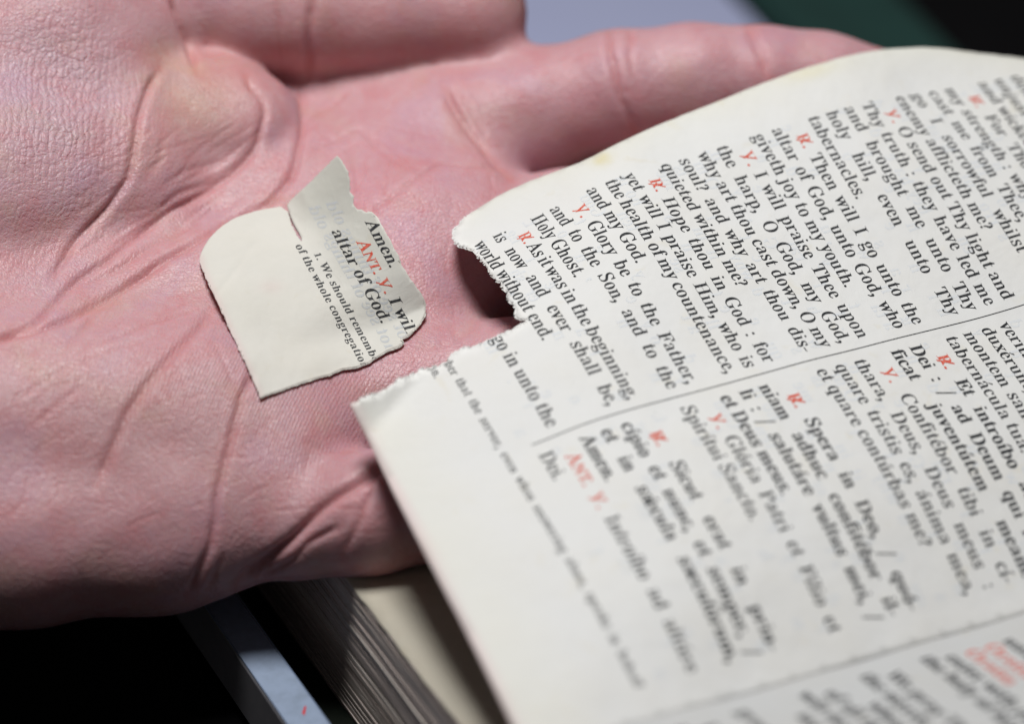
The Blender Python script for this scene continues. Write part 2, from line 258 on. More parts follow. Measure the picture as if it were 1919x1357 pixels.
# letter outlines
GLYPH_DATA = '''
65 650 2
-6 1 -7 14 18 22 26 29 75 153 122 247 156 345 165 345 281 42 302 23 331 14 329 3 277 9 224 9 171 3 170 14 210 19 221 32 223 43 193 107 77 99 55 36 59 23 72 16 93 13 94 3
84 119 132 115 189 116 165 182 132 243
66 659 3
13 4 11 14 50 21 61 29 67 43 67 301 62 311 11 326 12 335 62 329 163 330 234 320 270 296 281 260 274 232 252 211 202 181 262 155 289 130 297 97 294 73 284 53 269 36 246 20 216 8 177 6 122 10 67 10
128 187 140 185 183 194 197 201 209 213 219 232 223 257 221 279 214 297 203 309 177 320 135 320 126 313 122 303
184 21 200 26 214 34 226 49 234 69 236 96 233 122 223 144 211 160 195 170 147 176 128 173 124 36 130 27 155 20
67 697 1
191 -7 159 -3 131 6 106 20 84 38 66 60 52 84 42 110 36 139 34 170 36 201 42 229 52 255 66 279 84 301 106 319 131 334 161 344 193 348 217 346 289 319 301 323 308 333 312 347 325 347 326 229 312 229 300 259 285 284 266 304 244 317 221 325 198 329 146 314 110 261 95 168 110 82 149 31 207 17 246 26 285 47 319 80 334 65 295 24 247 0
68 738 2
16 4 14 14 49 20 59 26 66 39 66 298 59 312 48 320 10 326 12 335 62 329 114 329 165 334 220 331 263 314 295 288 317 256 330 217 335 170 320 81 266 24 219 12 170 5 118 10 67 10
195 23 220 34 242 53 259 83 270 122 272 171 258 257 220 308 166 322 137 319 128 312 123 301 123 39 127 28 137 22
69 658 1
11 4 10 13 49 20 60 27 67 40 67 295 61 311 49 320 11 326 13 335 60 329 107 329 202 338 295 337 298 238 284 237 278 266 269 288 254 304 233 313 137 317 129 314 124 307 128 182 144 179 184 185 197 197 213 258 228 257 228 88 212 87 200 147 194 159 183 166 154 165 138 168 128 166 123 50 125 37 131 27 171 22 234 28 266 41 287 69 305 108 321 107 297 2 203 1 107 10 59 10
70 602 1
12 4 11 14 50 22 61 30 67 44 68 279 66 297 59 311 48 318 10 326 11 335 58 329 105 329 199 338 291 337 294 238 279 237 266 288 258 300 246 308 194 319 132 317 125 312 122 297 128 183 142 180 181 185 195 197 210 259 226 258 226 88 210 87 202 135 195 153 182 165 141 170 128 167 122 48 124 36 130 28 192 14 190 4 131 10 71 10
71 756 1
200 -8 165 -5 134 4 108 19 85 37 67 58 53 82 43 109 37 138 35 171 37 202 43 230 54 256 67 280 85 301 106 320 132 334 160 344 191 348 218 346 246 340 296 316 302 321 312 347 325 346 326 229 312 228 288 285 276 299 229 323 199 329 147 314 111 261 97 170 100 120 111 79 130 47 152 26 177 15 205 11 245 19 255 26 263 38 266 53 264 111 257 123 204 134 206 144 261 138 317 138 372 144 373 135 338 129 328 123 322 111 319 96 320 27 243 0
72 779 1
12 4 11 14 50 21 60 28 67 42 68 282 66 298 60 311 49 318 11 326 13 335 68 329 124 329 179 335 181 326 138 317 129 313 124 305 123 234 129 178 261 178 267 234 266 304 261 313 209 326 211 335 266 329 322 329 377 335 378 326 340 318 330 312 323 299 323 43 329 29 340 21 378 14 377 4 322 10 266 10 211 4 209 14 248 20 259 27 266 41 267 112 262 173 128 173 123 112 124 42 131 28 141 21 181 14 179 4 124 10 68 10
73 388 1
11 4 9 14 47 22 59 28 67 40 69 288 66 303 59 315 9 326 11 335 67 329 125 329 181 335 183 326 145 320 134 315 126 304 123 288 124 37 129 29 184 14 182 4 125 10 68 10
74 492 1
81 -47 66 -48 52 -42 17 -10 9 7 9 26 17 36 46 40 58 28 51 -9 59 -24 78 -28 97 -25 111 -11 120 16 122 299 117 309 58 326 60 335 117 329 176 329 233 335 235 326 190 316 182 309 178 273 178 67 169 7 139 -30
76 635 1
12 4 11 14 50 21 60 28 67 42 66 299 59 312 49 319 11 326 13 335 70 329 128 329 185 335 187 326 141 318 131 314 125 306 123 40 126 31 174 22 235 28 251 34 266 44 286 75 303 116 319 115 297 2 203 1 107 10 59 10
77 944 1
11 2 10 14 48 22 55 30 56 239 60 285 66 295 67 306 61 313 10 326 12 335 74 329 131 327 208 149 236 101 295 246 340 330 397 329 459 335 460 326 423 318 412 311 405 298 405 38 409 28 460 14 458 4 404 10 349 10 295 4 294 14 337 23 346 29 351 49 347 250 340 301 286 170 242 88 212 2 204 2 110 246 77 280 74 244 80 29 88 20 127 14 125 2 68 5
78 735 1
301 -6 246 76 120 229 77 268 80 29 86 21 125 14 123 2 69 5 14 3 13 14 53 23 58 29 56 197 63 290 46 310 14 327 15 335 111 327 255 155 293 121 292 310 287 316 246 326 247 337 302 334 356 337 358 326 321 318 314 310 314 184 307 88 312 -7
79 782 2
170 -8 126 7 91 33 64 66 45 104 36 147 36 192 46 234 64 272 91 306 127 332 149 341 197 348 222 347 265 332 300 306 327 274 346 236 356 193 355 147 345 105 327 66 300 33 263 7 219 -8
197 10 246 25 280 78 294 169 291 219 280 260 263 292 242 313 219 325 194 329 144 314 110 261 97 170 99 120 110 79 128 48 149 26 172 14
80 622 2
12 4 11 14 50 21 60 28 67 42 66 298 59 311 49 318 11 326 13 335 61 329 110 329 197 334 226 327 269 298 285 276 291 248 288 224 279 206 265 189 245 174 217 162 128 160 123 107 124 42 131 28 141 21 181 14 179 4 124 10 68 10
128 169 150 168 190 178 205 185 218 199 227 219 230 245 228 270 220 291 209 305 195 314 138 318 130 314 124 307 124 234
82 704 2
12 4 11 14 50 21 60 28 67 42 68 282 66 298 60 311 49 318 11 326 13 335 62 329 112 329 161 334 207 332 242 321 267 306 283 291 293 273 297 250 290 219 270 195 224 169 284 75 315 33 352 12 356 6 257 10 210 85 155 163 127 161 124 42 131 28 141 21 181 14 179 4 124 10 68 10
127 172 152 166 177 167 199 173 214 186 234 224 236 251 226 292 201 315 167 320 137 318 128 312 123 301
83 581 1
32 -8 31 118 47 118 65 56 80 34 100 21 122 15 164 14 191 27 210 50 214 67 212 91 198 113 174 130 101 167 67 196 50 227 46 265 53 298 72 324 101 342 148 349 219 328 224 324 233 328 238 347 253 347 254 237 239 236 221 288 211 302 171 324 145 329 116 324 95 308 85 283 88 256 105 233 135 214 216 173 244 145 257 99 254 63 238 31 209 6 189 -2 109 -6 66 14 63 18 56 18 51 13 46 -8
84 630 1
69 4 68 14 108 20 120 28 127 42 129 270 126 323 111 326 65 314 47 302 34 284 23 235 7 236 10 337 157 333 304 337 307 236 292 235 278 284 248 313 201 327 186 323 185 42 192 27 203 20 245 14 243 4 186 10 127 10
85 733 1
184 -8 144 -2 113 11 92 29 78 50 69 79 65 298 59 311 48 318 10 326 12 335 67 329 123 329 178 335 180 326 137 317 128 313 122 304 123 104 126 76 134 52 147 35 163 24 182 18 204 17 253 29 281 62 291 119 291 309 284 317 244 326 245 337 299 334 352 337 354 326 320 316 313 307 316 135 312 88 301 51 283 23 258 5 225 -6
86 637 1
160 -8 133 79 40 301 10 320 -11 326 -10 336 45 331 101 330 156 336 158 326 115 320 106 315 101 305 109 277 165 146 192 100 266 305 266 313 261 319 221 325 223 338 329 338 330 326 304 319 296 312 236 159 196 78 169 -8
87 910 1
129 -7 108 81 37 297 31 308 -12 326 -11 336 37 331 86 330 134 335 135 326 103 321 94 315 91 306 137 165 165 105 209 211 234 262 225 301 218 312 169 326 171 337 223 332 275 331 326 336 328 326 293 321 282 309 286 284 323 174 352 114 373 173 410 311 406 317 374 326 375 338 464 337 465 326 440 316 434 307 413 234 357 91 330 -7 320 -7 280 139 263 187 235 240 154 42 139 -6
97 512 2
175 11 166 15 149 37 120 17 96 9 49 14 32 25 27 46 31 63 54 91 76 109 108 123 154 136 157 180 154 194 140 211 110 218 81 213 73 199 82 172 75 158 58 155 37 162 34 176 38 193 71 227 85 235 102 238 152 231 175 220 189 210 199 197 206 180 209 32 218 24 238 31 240 22 204 11
112 24 146 36 157 46 154 129 113 116 91 93 81 63 84 39 96 26
98 537 2
34 -8 41 304 37 315 30 321 5 326 7 335 55 329 93 331 91 273 110 210 142 232 165 234 195 225 218 206 234 179 243 144 243 100 232 60 212 26 183 2 164 -6 143 -9 121 -5 77 26
136 12 151 14 165 21 176 35 184 56 190 85 191 148 186 171 178 190 166 202 152 207 102 201 95 193 92 180 96 51 104 28 118 16
99 437 1
116 -3 83 6 56 26 37 55 26 91 26 134 37 173 58 206 89 230 109 237 130 238 152 234 182 216 197 195 197 176 177 163 164 164 157 171 151 203 146 213 137 218 126 220 102 212 84 186 76 140 76 105 83 76 95 52 112 37 131 29 152 28 169 32 185 41 202 56 214 44 185 15 152 0
100 551 2
104 -5 74 5 51 25 35 53 26 89 26 133 35 173 53 204 78 225 108 235 130 233 157 210 177 299 174 310 167 317 130 326 132 335 184 328 228 329 225 292 227 44 230 34 237 27 263 21 261 12 233 18 199 16 174 2 162 25 149 10 129 -3
162 34 172 42 177 56 177 180 175 193 167 201 130 209 115 208 102 201 91 188 84 169 77 114 83 60 90 41 101 28 114 22
101 448 2
114 -2 82 7 56 26 37 55 27 94 38 174 54 206 81 229 98 236 117 238 144 234 166 223 182 206 194 184 201 159 204 128 82 129 86 70 111 37 148 29 167 35 184 47 200 66 214 53 185 20 152 2
85 134 152 137 155 160 150 195 138 214 120 220 101 214 86 191 78 152
102 318 1
12 4 10 12 47 23 49 156 46 210 16 210 16 227 46 225 52 285 58 303 69 317 84 330 104 341 130 346 149 343 182 317 189 297 186 283 156 276 146 285 150 320 141 327 118 325 107 313 101 291 103 226 149 227 149 210 103 211 101 34 107 23 149 13 148 4 103 10 57 10
103 487 3
109 -106 79 -104 55 -98 37 -88 24 -78 18 -66 18 -56 34 -38 59 -20 38 -1 32 12 39 36 64 62 68 78 31 129 26 159 31 183 55 213 82 231 98 236 117 238 136 235 173 219 234 222 235 201 201 197 207 151 203 128 181 100 145 79 109 77 95 87 86 83 70 52 73 39 86 30 175 26 203 18 218 4 225 -48 219 -67 203 -84 178 -97 147 -104
136 99 145 107 156 136 158 178 155 195 147 208 127 218 107 218 90 207 78 178 78 136 86 105 93 95 105 91
162 -81 187 -69 197 -49 195 -32 179 -21 153 -16 71 -17 59 -31 52 -54 54 -63 71 -77 99 -84
104 567 1
14 3 13 13 35 17 43 22 48 31 48 308 44 316 13 327 15 335 62 328 100 329 98 292 101 245 114 202 132 218 156 228 180 228 211 219 229 198 236 157 236 31 241 22 271 13 270 3 211 5 151 4 151 12 167 13 179 23 185 41 184 175 177 195 169 201 151 202 121 191 104 176 100 31 104 22 135 13 133 3 74 5
105 295 2
62 284 49 300 52 321 68 333 88 330 101 314 98 294 82 282
14 3 13 13 43 22 48 30 48 199 44 209 14 218 17 227 63 220 101 221 98 184 100 31 105 22 135 12 133 3 74 5
106 312 2
66 285 54 301 56 321 72 334 92 331 105 315 102 295 86 283
14 -105 -26 -74 -34 -52 -31 -40 -5 -32 9 -39 10 -56 4 -72 10 -82 32 -84 46 -75 55 -54 56 199 51 208 16 218 17 227 68 220 109 221 106 182 109 -16 106 -41 99 -60 88 -76 73 -89 53 -99
107 534 1
14 3 12 13 36 18 43 22 48 31 48 307 45 316 14 327 16 335 63 329 100 330 99 179 109 135 172 182 183 207 179 214 155 219 153 230 257 232 258 217 220 207 203 195 162 156 222 65 255 23 281 13 280 1 157 2 157 12 180 15 187 22 187 30 127 116 100 102 100 31 105 22 135 12 133 3 74 5
108 297 1
14 3 13 13 43 22 48 30 49 307 45 316 14 326 16 335 63 328 101 330 98 289 100 31 105 22 135 12 133 3 74 5
109 825 1
14 3 13 13 35 17 43 22 48 31 49 199 44 208 13 218 15 227 62 220 100 219 103 187 134 214 154 226 176 225 201 219 217 209 239 185 263 214 286 227 310 227 341 219 358 198 365 157 365 31 370 22 400 13 398 3 340 5 282 3 280 12 303 18 310 23 315 41 314 175 307 195 299 201 281 202 252 192 235 178 232 31 236 23 266 12 264 3 207 5 149 3 148 12 170 18 178 23 182 41 182 175 175 195 167 201 149 202 119 191 103 176 99 31 103 23 133 12 131 3 73 5
110 567 1
14 3 13 13 35 17 43 22 48 31 49 199 44 208 13 218 15 227 62 220 102 219 104 189 134 215 156 228 180 228 211 219 229 198 236 157 236 31 241 22 271 13 270 3 211 5 151 4 151 12 167 13 179 23 185 41 184 175 177 195 169 201 151 202 121 191 104 176 100 31 104 22 135 13 133 3 74 5
111 501 2
125 -9 104 -7 85 0 56 25 36 56 26 94 26 136 36 174 56 205 85 229 104 236 125 239 146 236 165 229 194 206 214 174 224 136 224 93 214 55 194 24 165 0 146 -7
138 12 148 18 162 36 172 76 171 154 165 183 157 202 147 213 137 219 113 219 102 213 93 202 85 183 79 154 79 76 89 36 103 18 113 12
112 553 2
13 -101 12 -92 43 -83 49 -78 48 195 44 206 14 219 15 227 61 220 97 219 100 186 146 231 172 235 201 225 224 205 241 176 249 140 249 97 240 57 224 26 200 5 169 -5 147 -3 129 9 118 21 100 -43 99 -67 102 -77 148 -91 147 -101 80 -99
160 22 173 29 184 42 192 61 198 115 193 168 186 187 176 200 163 206 148 207 134 203 120 194 104 176 99 50 112 29 129 21
113 542 2
130 -101 129 -91 168 -82 175 -74 178 -62 158 19 128 -2 105 -4 75 5 52 24 35 52 26 87 27 130 37 171 58 204 87 229 106 236 127 239 149 235 193 204 236 238 228 -73 233 -82 264 -91 263 -101 197 -99
167 29 175 37 178 50 173 180 165 203 151 214 133 218 119 216 106 209 94 196 86 176 80 149 79 86 83 61 91 42 103 29 117 23
114 428 1
14 3 13 13 43 22 48 30 48 200 44 209 14 218 17 227 62 220 98 220 120 191 133 209 165 226 193 224 202 214 198 183 191 177 171 179 154 195 140 194 108 172 102 159 100 41 103 30 109 21 148 13 147 2 80 5
115 429 1
98 -8 54 9 46 7 38 -8 24 -7 24 79 41 80 53 42 63 28 77 19 105 13 125 16 139 26 147 44 146 59 136 74 57 122 42 142 37 164 42 198 51 214 64 227 83 236 140 233 159 224 168 232 171 239 184 238 184 165 169 163 156 196 147 207 123 217 94 216 77 201 74 184 80 167 105 149 164 116 177 97 183 71 183 50 178 31 168 15 153 2 135 -6
116 340 1
67 13 59 17 52 24 46 53 47 212 28 216 45 231 96 316 106 315 104 229 153 228 153 211 102 213 98 51 104 34 118 29 135 34 153 58 166 49 144 21 118 10
117 558 1
68 13 58 19 50 32 44 72 44 196 40 206 8 218 9 227 57 221 95 223 97 45 108 30 131 27 160 35 176 48 179 197 175 207 140 218 142 227 191 221 231 223 229 40 234 31 268 22 266 13 238 19 203 18 180 5 159 26 150 10 138 3
118 456 1
108 -6 34 199 -3 218 -1 228 60 226 121 228 123 219 95 216 85 202 108 142 136 84 159 139 179 202 176 211 167 216 150 217 151 234 227 233 229 218 205 209 118 -7
119 647 1
93 -6 23 201 -8 219 -7 228 48 226 102 228 103 218 76 212 80 185 96 137 117 106 171 172 161 202 124 219 126 228 183 226 240 228 241 218 219 215 209 203 228 147 250 99 289 210 263 218 265 233 332 233 333 219 315 212 259 95 225 -6 216 -7 190 98 166 154 140 97 102 -6
120 475 1
3 -2 2 12 33 27 49 40 99 100 69 153 37 199 13 215 2 218 3 229 125 229 126 218 104 217 96 210 95 202 102 188 136 144 169 189 176 212 148 218 149 234 232 234 233 219 203 205 186 191 141 137 176 78 212 24 238 12 237 2 116 2 115 12 142 17 147 23 138 50 103 94 69 48 63 25 66 18 88 11 88 -1
121 447 1
21 -91 8 -80 3 -62 21 -42 41 -43 52 -72 64 -74 94 -32 107 -3 36 199 -2 224 120 228 121 218 88 212 90 187 109 136 137 80 158 133 178 209 149 217 151 233 223 233 224 218 205 210 149 84 106 -58 89 -83 78 -89 49 -93
122 436 1
10 4 65 87 110 169 132 215 95 216 65 208 54 202 39 178 34 160 19 161 24 231 203 226 106 63 102 18 114 15 152 25 166 32 177 44 192 81 206 80 199 0
'''
BLOCK_TOP, COVER_OUT = 260.0, 4.0

# ------------------------------------------------------------------ materials
def paper_material(name, col, warm, edge_attr=True):
    m = NT(name); m.set(Roughness=0.62)
    m.b.inputs['Specular IOR Level'].default_value = 0.25
    big = m.noise(90, 3, 0.5); fine = m.noise(900, 3, 0.6); fib = m.noise(2600, 2, 0.6, None, 1.5)
    c = m.mix(m.math('MULTIPLY', m.math('SUBTRACT', big, 0.35), 1.2), col, warm)
    c = m.mix(m.math('MULTIPLY', fine, 0.10), c, tuple(x * 0.72 for x in warm))
    fox = m.ramp(m.noise(210, 3, 0.55, None, 0.5), [(0.63, (0, 0, 0)), (0.74, (1, 1, 1))])
    c = m.mix(m.math('MULTIPLY', fox, 0.30), c, (warm[0] * 0.93, warm[1] * 0.88, warm[2] * 0.74))
    speck = m.ramp(m.noise(1300, 2, 0.5), [(0.76, (0, 0, 0)), (0.82, (1, 1, 1))])
    c = m.mix(m.math('MULTIPLY', speck, 0.35), c, tuple(x * 0.55 for x in warm))
    if edge_attr:
        c = m.mix(1.0, c, m.attr('tint', 'Color'), 'MULTIPLY')
    m.base(c)
    h = m.math('ADD', m.math('MULTIPLY', fine, 0.7), m.math('MULTIPLY', fib, 0.5))
    b1 = m.bump(h, 0.00006, 0.55)
    wr = m.ramp(m.noise(45, 6, 0.62, None, 1.2), [(0.46, (0, 0, 0)), (0.5, (1, 1, 1)), (0.54, (0, 0, 0))])
    b2 = m.bump(m.math('ADD', big, m.math('MULTIPLY', wr, 0.022)), 0.0011, 0.6, b1)
    m.l(b2, m.b.inputs['Normal'])
    return m.m
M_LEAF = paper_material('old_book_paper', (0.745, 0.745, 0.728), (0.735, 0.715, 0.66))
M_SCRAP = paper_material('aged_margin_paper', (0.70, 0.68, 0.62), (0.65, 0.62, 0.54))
M_FACING = paper_material('shaded_book_paper', (0.555, 0.56, 0.555), (0.545, 0.535, 0.505))  # same book paper, with the facing page's shade put into its colour
M_PAGE = paper_material('cream_page_paper', (0.60, 0.56, 0.46), (0.57, 0.51, 0.40), False)
def flat(name, col, rough=0.6, spec=0.3):
    m = NT(name); m.base(col); m.set(Roughness=rough); m.b.inputs['Specular IOR Level'].default_value = spec
    return m
def ink(name, col, thin):
    m = NT(name); m.set(Roughness=0.6); m.b.inputs['Specular IOR Level'].default_value = 0.15
    n = m.noise(2200, 3, 0.6)
    m.base(m.mix(m.ramp(n, [(0.42, (0, 0, 0)), (0.72, (1, 1, 1))]), col, thin))
    return m.m
M_INK = ink('black_ink', (0.018, 0.020, 0.022), (0.09, 0.09, 0.095))
M_RED = ink('red_ink', (0.62, 0.085, 0.05), (0.72, 0.25, 0.19))
M_GHOST = ink('show_through_ink', (0.665, 0.685, 0.70), (0.735, 0.74, 0.725))
M_GHOST_DIM = ink('show_through_ink_dim', (0.52, 0.54, 0.55), (0.61, 0.605, 0.565))
M_SMALL = ink('small_print_ink', (0.03, 0.033, 0.035), (0.13, 0.13, 0.135))
mt = NT('dark_table'); mt.set(Roughness=0.8); mt.b.inputs['Specular IOR Level'].default_value = 0.08
mt.base(mt.mix(mt.noise(60, 4), (0.0025, 0.0025, 0.003), (0.005, 0.0045, 0.005)))
M_TABLE = mt.m
mc = NT('black_cover'); mc.set(Roughness=0.5); mc.b.inputs['Specular IOR Level'].default_value = 0.2
mc.base(mc.mix(mc.noise(500, 4), (0.004, 0.006, 0.004), (0.010, 0.014, 0.009)))
mc.l(mc.bump(mc.noise(1400, 3), 0.0001, 0.5), mc.b.inputs['Normal'])
M_COVER = mc.m
ms = NT('page_edges'); ms.set(Roughness=0.75); ms.b.inputs['Specular IOR Level'].default_value = 0.1
att = ms.attr('shade', 'Color')
ms.base(ms.mix(1.0, ms.mix(ms.noise(300, 4), (0.82, 0.75, 0.69), (0.66, 0.59, 0.53)), att, 'MULTIPLY'))
M_EDGES = ms.m
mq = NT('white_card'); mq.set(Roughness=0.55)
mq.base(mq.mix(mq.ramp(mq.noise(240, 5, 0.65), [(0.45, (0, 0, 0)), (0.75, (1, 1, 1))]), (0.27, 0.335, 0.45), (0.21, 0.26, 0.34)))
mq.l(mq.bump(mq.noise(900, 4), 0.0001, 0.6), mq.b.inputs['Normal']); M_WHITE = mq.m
mg = NT('grey_board_edge'); mg.set(Roughness=0.7); mg.base(mg.mix(mg.noise(400, 4), (0.16, 0.16, 0.18), (0.23, 0.22, 0.23))); M_GREY = mg.m
M_REDPRINT = flat('red_print', (0.55, 0.03, 0.03), 0.6).m
mw = NT('lavender_white_paper'); mw.set(Roughness=0.6); mw.base(mw.mix(mw.noise(30, 3), (0.42, 0.45, 0.66), (0.46, 0.49, 0.69))); M_SHEET = mw.m
mg2 = NT('dark_green_cloth'); mg2.set(Roughness=0.9); mg2.base(mg2.mix(mg2.noise(60, 4), (0.004, 0.028, 0.024), (0.007, 0.045, 0.036)))
mg2.l(mg2.bump(mg2.noise(900, 2), 0.0004, 0.6), mg2.b.inputs['Normal']); M_GREEN = mg2.m

# ------------------------------------------------------------------ leaf surface
NU, NV, PITCH, COLW, LAT0 = 17, 23, 3.5, 45.0, 49.0
UG = np.arange(-16, 118, 8.0); VG = np.arange(-13, 38, 2.3) * PITCH
LG = np.array(LEAF_DATA.split(), float).reshape(NU, NV, 3) / 50.0
def _cr(t):
    return np.stack([-0.5 * t + t ** 2 - 0.5 * t ** 3, 1 - 2.5 * t ** 2 + 1.5 * t ** 3, 0.5 * t + 2 * t ** 2 - 1.5 * t ** 3, -0.5 * t ** 2 + 0.5 * t ** 3], -1)
LP = np.pad(LG, ((2, 2), (2, 2), (0, 0)), mode='reflect', reflect_type='odd')
def leaf_base(u, v):
    """The lifted page as a curved sheet: u mm along the lines of print, v mm down the page -> lens mm."""
    u = np.asarray(u, float); v = np.asarray(v, float)
    a = (u - UG[0]) / 8.0; b = (v - VG[0]) / (2.3 * PITCH)
    i = np.clip(np.floor(a).astype(int), -1, NU - 1); j = np.clip(np.floor(b).astype(int), -1, NV - 1)
    wa, wb = _cr(a - i), _cr(b - j)
    out = np.zeros(u.shape + (3,))
    for p in range(4):
        for q in range(4):
            out += (wa[..., p] * wb[..., q])[..., None] * LP[i + p + 1, j + q + 1]
    return out
def leaf_uv(px):
    """uv on the leaf for lines of sight px (Newton steps)."""
    px = np.asarray(px, float)
    uu, vv = np.meshgrid(np.linspace(-14, 108, 62), np.linspace(VG[0], VG[-1], 80), indexing='ij')
    pp = proj(leaf_base(uu, vv)).reshape(-1, 2)
    k = ((px[:, None] - pp[None]) ** 2).sum(-1).argmin(1)
    u, v = uu.ravel()[k].copy(), vv.ravel()[k].copy()
    for _ in range(8):
        p = proj(leaf_base(u, v)); e = 0.05
        pu = (proj(leaf_base(u + e, v)) - p) / e; pv = (proj(leaf_base(u, v + e)) - p) / e
        r = px - p; det = pu[:, 0] * pv[:, 1] - pu[:, 1] * pv[:, 0]
        u += np.clip((r[:, 0] * pv[:, 1] - r[:, 1] * pv[:, 0]) / det, -6, 6)
        v += np.clip((pu[:, 0] * r[:, 1] - pu[:, 1] * r[:, 0]) / det, -6, 6)
    return np.stack([u, v], -1)
TEAR_LOW = [(656, 757), (686, 746), (707, 738), (726, 727), (742, 718), (756, 709), (770, 703), (795, 692), (806, 691), (816, 690), (828, 685), (840, 677), (848, 668), (853, 662), (860, 658), (867, 655),
            (882, 653), (898, 647), (910, 640), (920, 635), (929, 632), (938, 630), (956, 622), (973, 613), (984, 606), (991, 600)]
TEAR_UP = [(991, 599), (982, 595), (973, 596), (966, 588), (970, 582), (964, 572), (957, 565), (950, 556), (953, 547), (942, 541), (938, 531), (931, 528), (923, 516), (918, 510), (914, 500), (907, 491), (899, 482), (892, 472),
           (884, 467), (873, 465), (863, 462), (854, 456), (846, 448), (848, 438), (851, 430), (860, 417), (870, 407), (881, 399)]
EDGE_TOP = [(881, 399), (900, 387), (934, 366), (979, 345), (1032, 324), (1096, 300), (1150, 272), (1219, 239), (1311, 203), (1366, 180), (1440, 151), (1514, 125), (1587, 104), (1661, 91), (1735, 87), (1772, 90), (1827, 98), (1901, 106), (1990, 119)]
EDGE_LOW = [(950, 1340), (905, 1248), (860, 1160), (820, 1085), (780, 1008), (740, 930), (712, 872), (685, 815), (656, 757)]
tear_low = leaf_uv(resample(TEAR_LOW, 3.0, 0.9))
tear_up = leaf_uv(resample(TEAR_UP, 3.0, 1.0))
edge_top = leaf_uv(resample(EDGE_TOP, 14, 0.25, 2))
edge_low = leaf_uv(resample(EDGE_LOW, 10, 0.0, 1))
GUTTER = 99.5
s = (edge_low[0] - edge_low[6]) / np.linalg.norm(edge_low[0] - edge_low[6])
low_end = edge_low[0] + s * (GUTTER - edge_low[0, 0]) / s[0]
top_end = np.array([GUTTER, edge_top[-1, 1] - 6])
gut = np.stack([np.full(30, GUTTER), np.linspace(top_end[1], low_end[1], 30)], -1)
leaf_outline = np.vstack([gut, np.linspace(low_end, edge_low[0], 5)[1:-1], edge_low, tear_low[1:], tear_up[1:], edge_top[1:], np.linspace(edge_top[-1], top_end, 12)[1:-1]])
corner_uv = leaf_uv([(672, 842), (812, 682)])
def leaf_point(u, v):
    P = leaf_base(u, v)
    u = np.asarray(u, float); v = np.asarray(v, float)
    # the loose corner bends down along a soft crease
    a, b = corner_uv; t = (b - a) / np.linalg.norm(b - a)
    d = (u - a[0]) * t[1] - (v - a[1]) * t[0]
    ref = leaf_uv([(690, 748)])[0]
    sg = np.sign((ref[0] - a[0]) * t[1] - (ref[1] - a[1]) * t[0])
    d = d * sg
    along = (u - a[0]) * t[0] + (v - a[1]) * t[1]
    L = np.linalg.norm(b - a)
    soft = 0.5 * (d + np.sqrt(d * d + 0.6)) - 0.25
    soft = np.where(soft < 0, 0, soft) * np.clip(1.25 - np.abs(along / L - 0.4) * 0.6, 0, 1)
    # slow cockles of old paper
    ck = 0.16 * np.sin(u * 0.21 + v * 0.11) * np.sin(v * 0.17 - u * 0.05 + 1.0)
    dn = P / np.linalg.norm(P, axis=-1, keepdims=True)
    return P + dn * (-0.9 * soft + ck)[..., None]
def leaf_normal(u, v):
    e = 0.1
    n = np.cross(leaf_point(u + e, v) - leaf_point(u - e, v), leaf_point(u, v + e) - leaf_point(u, v - e))
    n /= np.linalg.norm(n, axis=-1, keepdims=True)
    return np.where((n[..., 2:3] > 0), -n, n)

# ------------------------------------------------------------------ lettering
GLYPH = {}
def _glyph(loops, adv):
    flat_, tris = [], []
    solo = len(loops) > 1 and max(min(p[1] for p in L) for L in loops) > 0.52
    for grp in ([[L] for L in loops] if solo else [loops]):
        o = len(flat_)
        tr = tessellate_polygon([[Vector((x, y, 0)) for x, y in L] for L in grp])
        flat_ += [p for L in grp for p in L]; tris += [tuple(o + i for i in t) for t in tr]
    return adv, np.array(flat_), tris
_rows = [[int(q) for q in r.split()] for r in GLYPH_DATA.strip().split("\n")]
while _rows:                        # code, advance, number of loops; then one row of x y pairs per loop
    code, adv, nl_ = _rows.pop(0); loops = []
    for _ in range(nl_):
        q = _rows.pop(0); loops.append([(q[i] / 500, q[i + 1] / 500) for i in range(0, len(q), 2)])
    GLYPH[chr(code)] = _glyph(loops, adv / 1000)
def _disc(cx, cy, r): return [(cx + r * math.cos(a * math.pi / 4), cy + r * math.sin(a * math.pi / 4)) for a in range(8)]
def _merge(*gs, adv):
    V, T = [], []
    for _, v, t in gs:
        T += [tuple(len(V) + i for i in q) for q in t]; V += [tuple(p) for p in v]
    return adv, np.array(V), T
def _shift(g, dx, dy=0, s=1.0): return g[0], g[1] * s + np.array([dx, dy]), g[2]
dot = _glyph([_disc(0.1, 0.05, 0.062)], 0.22)
comma = _glyph([[(0.03, 0.06), (0.06, 0.12), (0.14, 0.12), (0.19, 0.05), (0.15, -0.09), (0.04, -0.19), (0.025, -0.165), (0.10, -0.05), (0.105, -0.01), (0.05, 0.01)]], 0.22)
GLYPH['.'] = dot; GLYPH[','] = comma
GLYPH[':'] = _merge(dot, _shift(dot, 0, 0.33), adv=0.24)
GLYPH[';'] = _merge(comma, _shift(dot, 0, 0.33), adv=0.24)
GLYPH['-'] = _glyph([[(0.03, 0.17), (0.27, 0.19), (0.27, 0.245), (0.03, 0.225)]], 0.30)
GLYPH['/'] = _glyph([[(0.0, -0.22), (0.035, -0.22), (0.30, 0.72), (0.265, 0.72)]], 0.34)
GLYPH['1'] = _glyph([[(0.08, 0), (0.34, 0), (0.34, 0.03), (0.26, 0.045), (0.26, 0.55), (0.22, 0.55), (0.08, 0.49), (0.09, 0.46), (0.17, 0.48), (0.17, 0.045), (0.08, 0.03)]], 0.42)
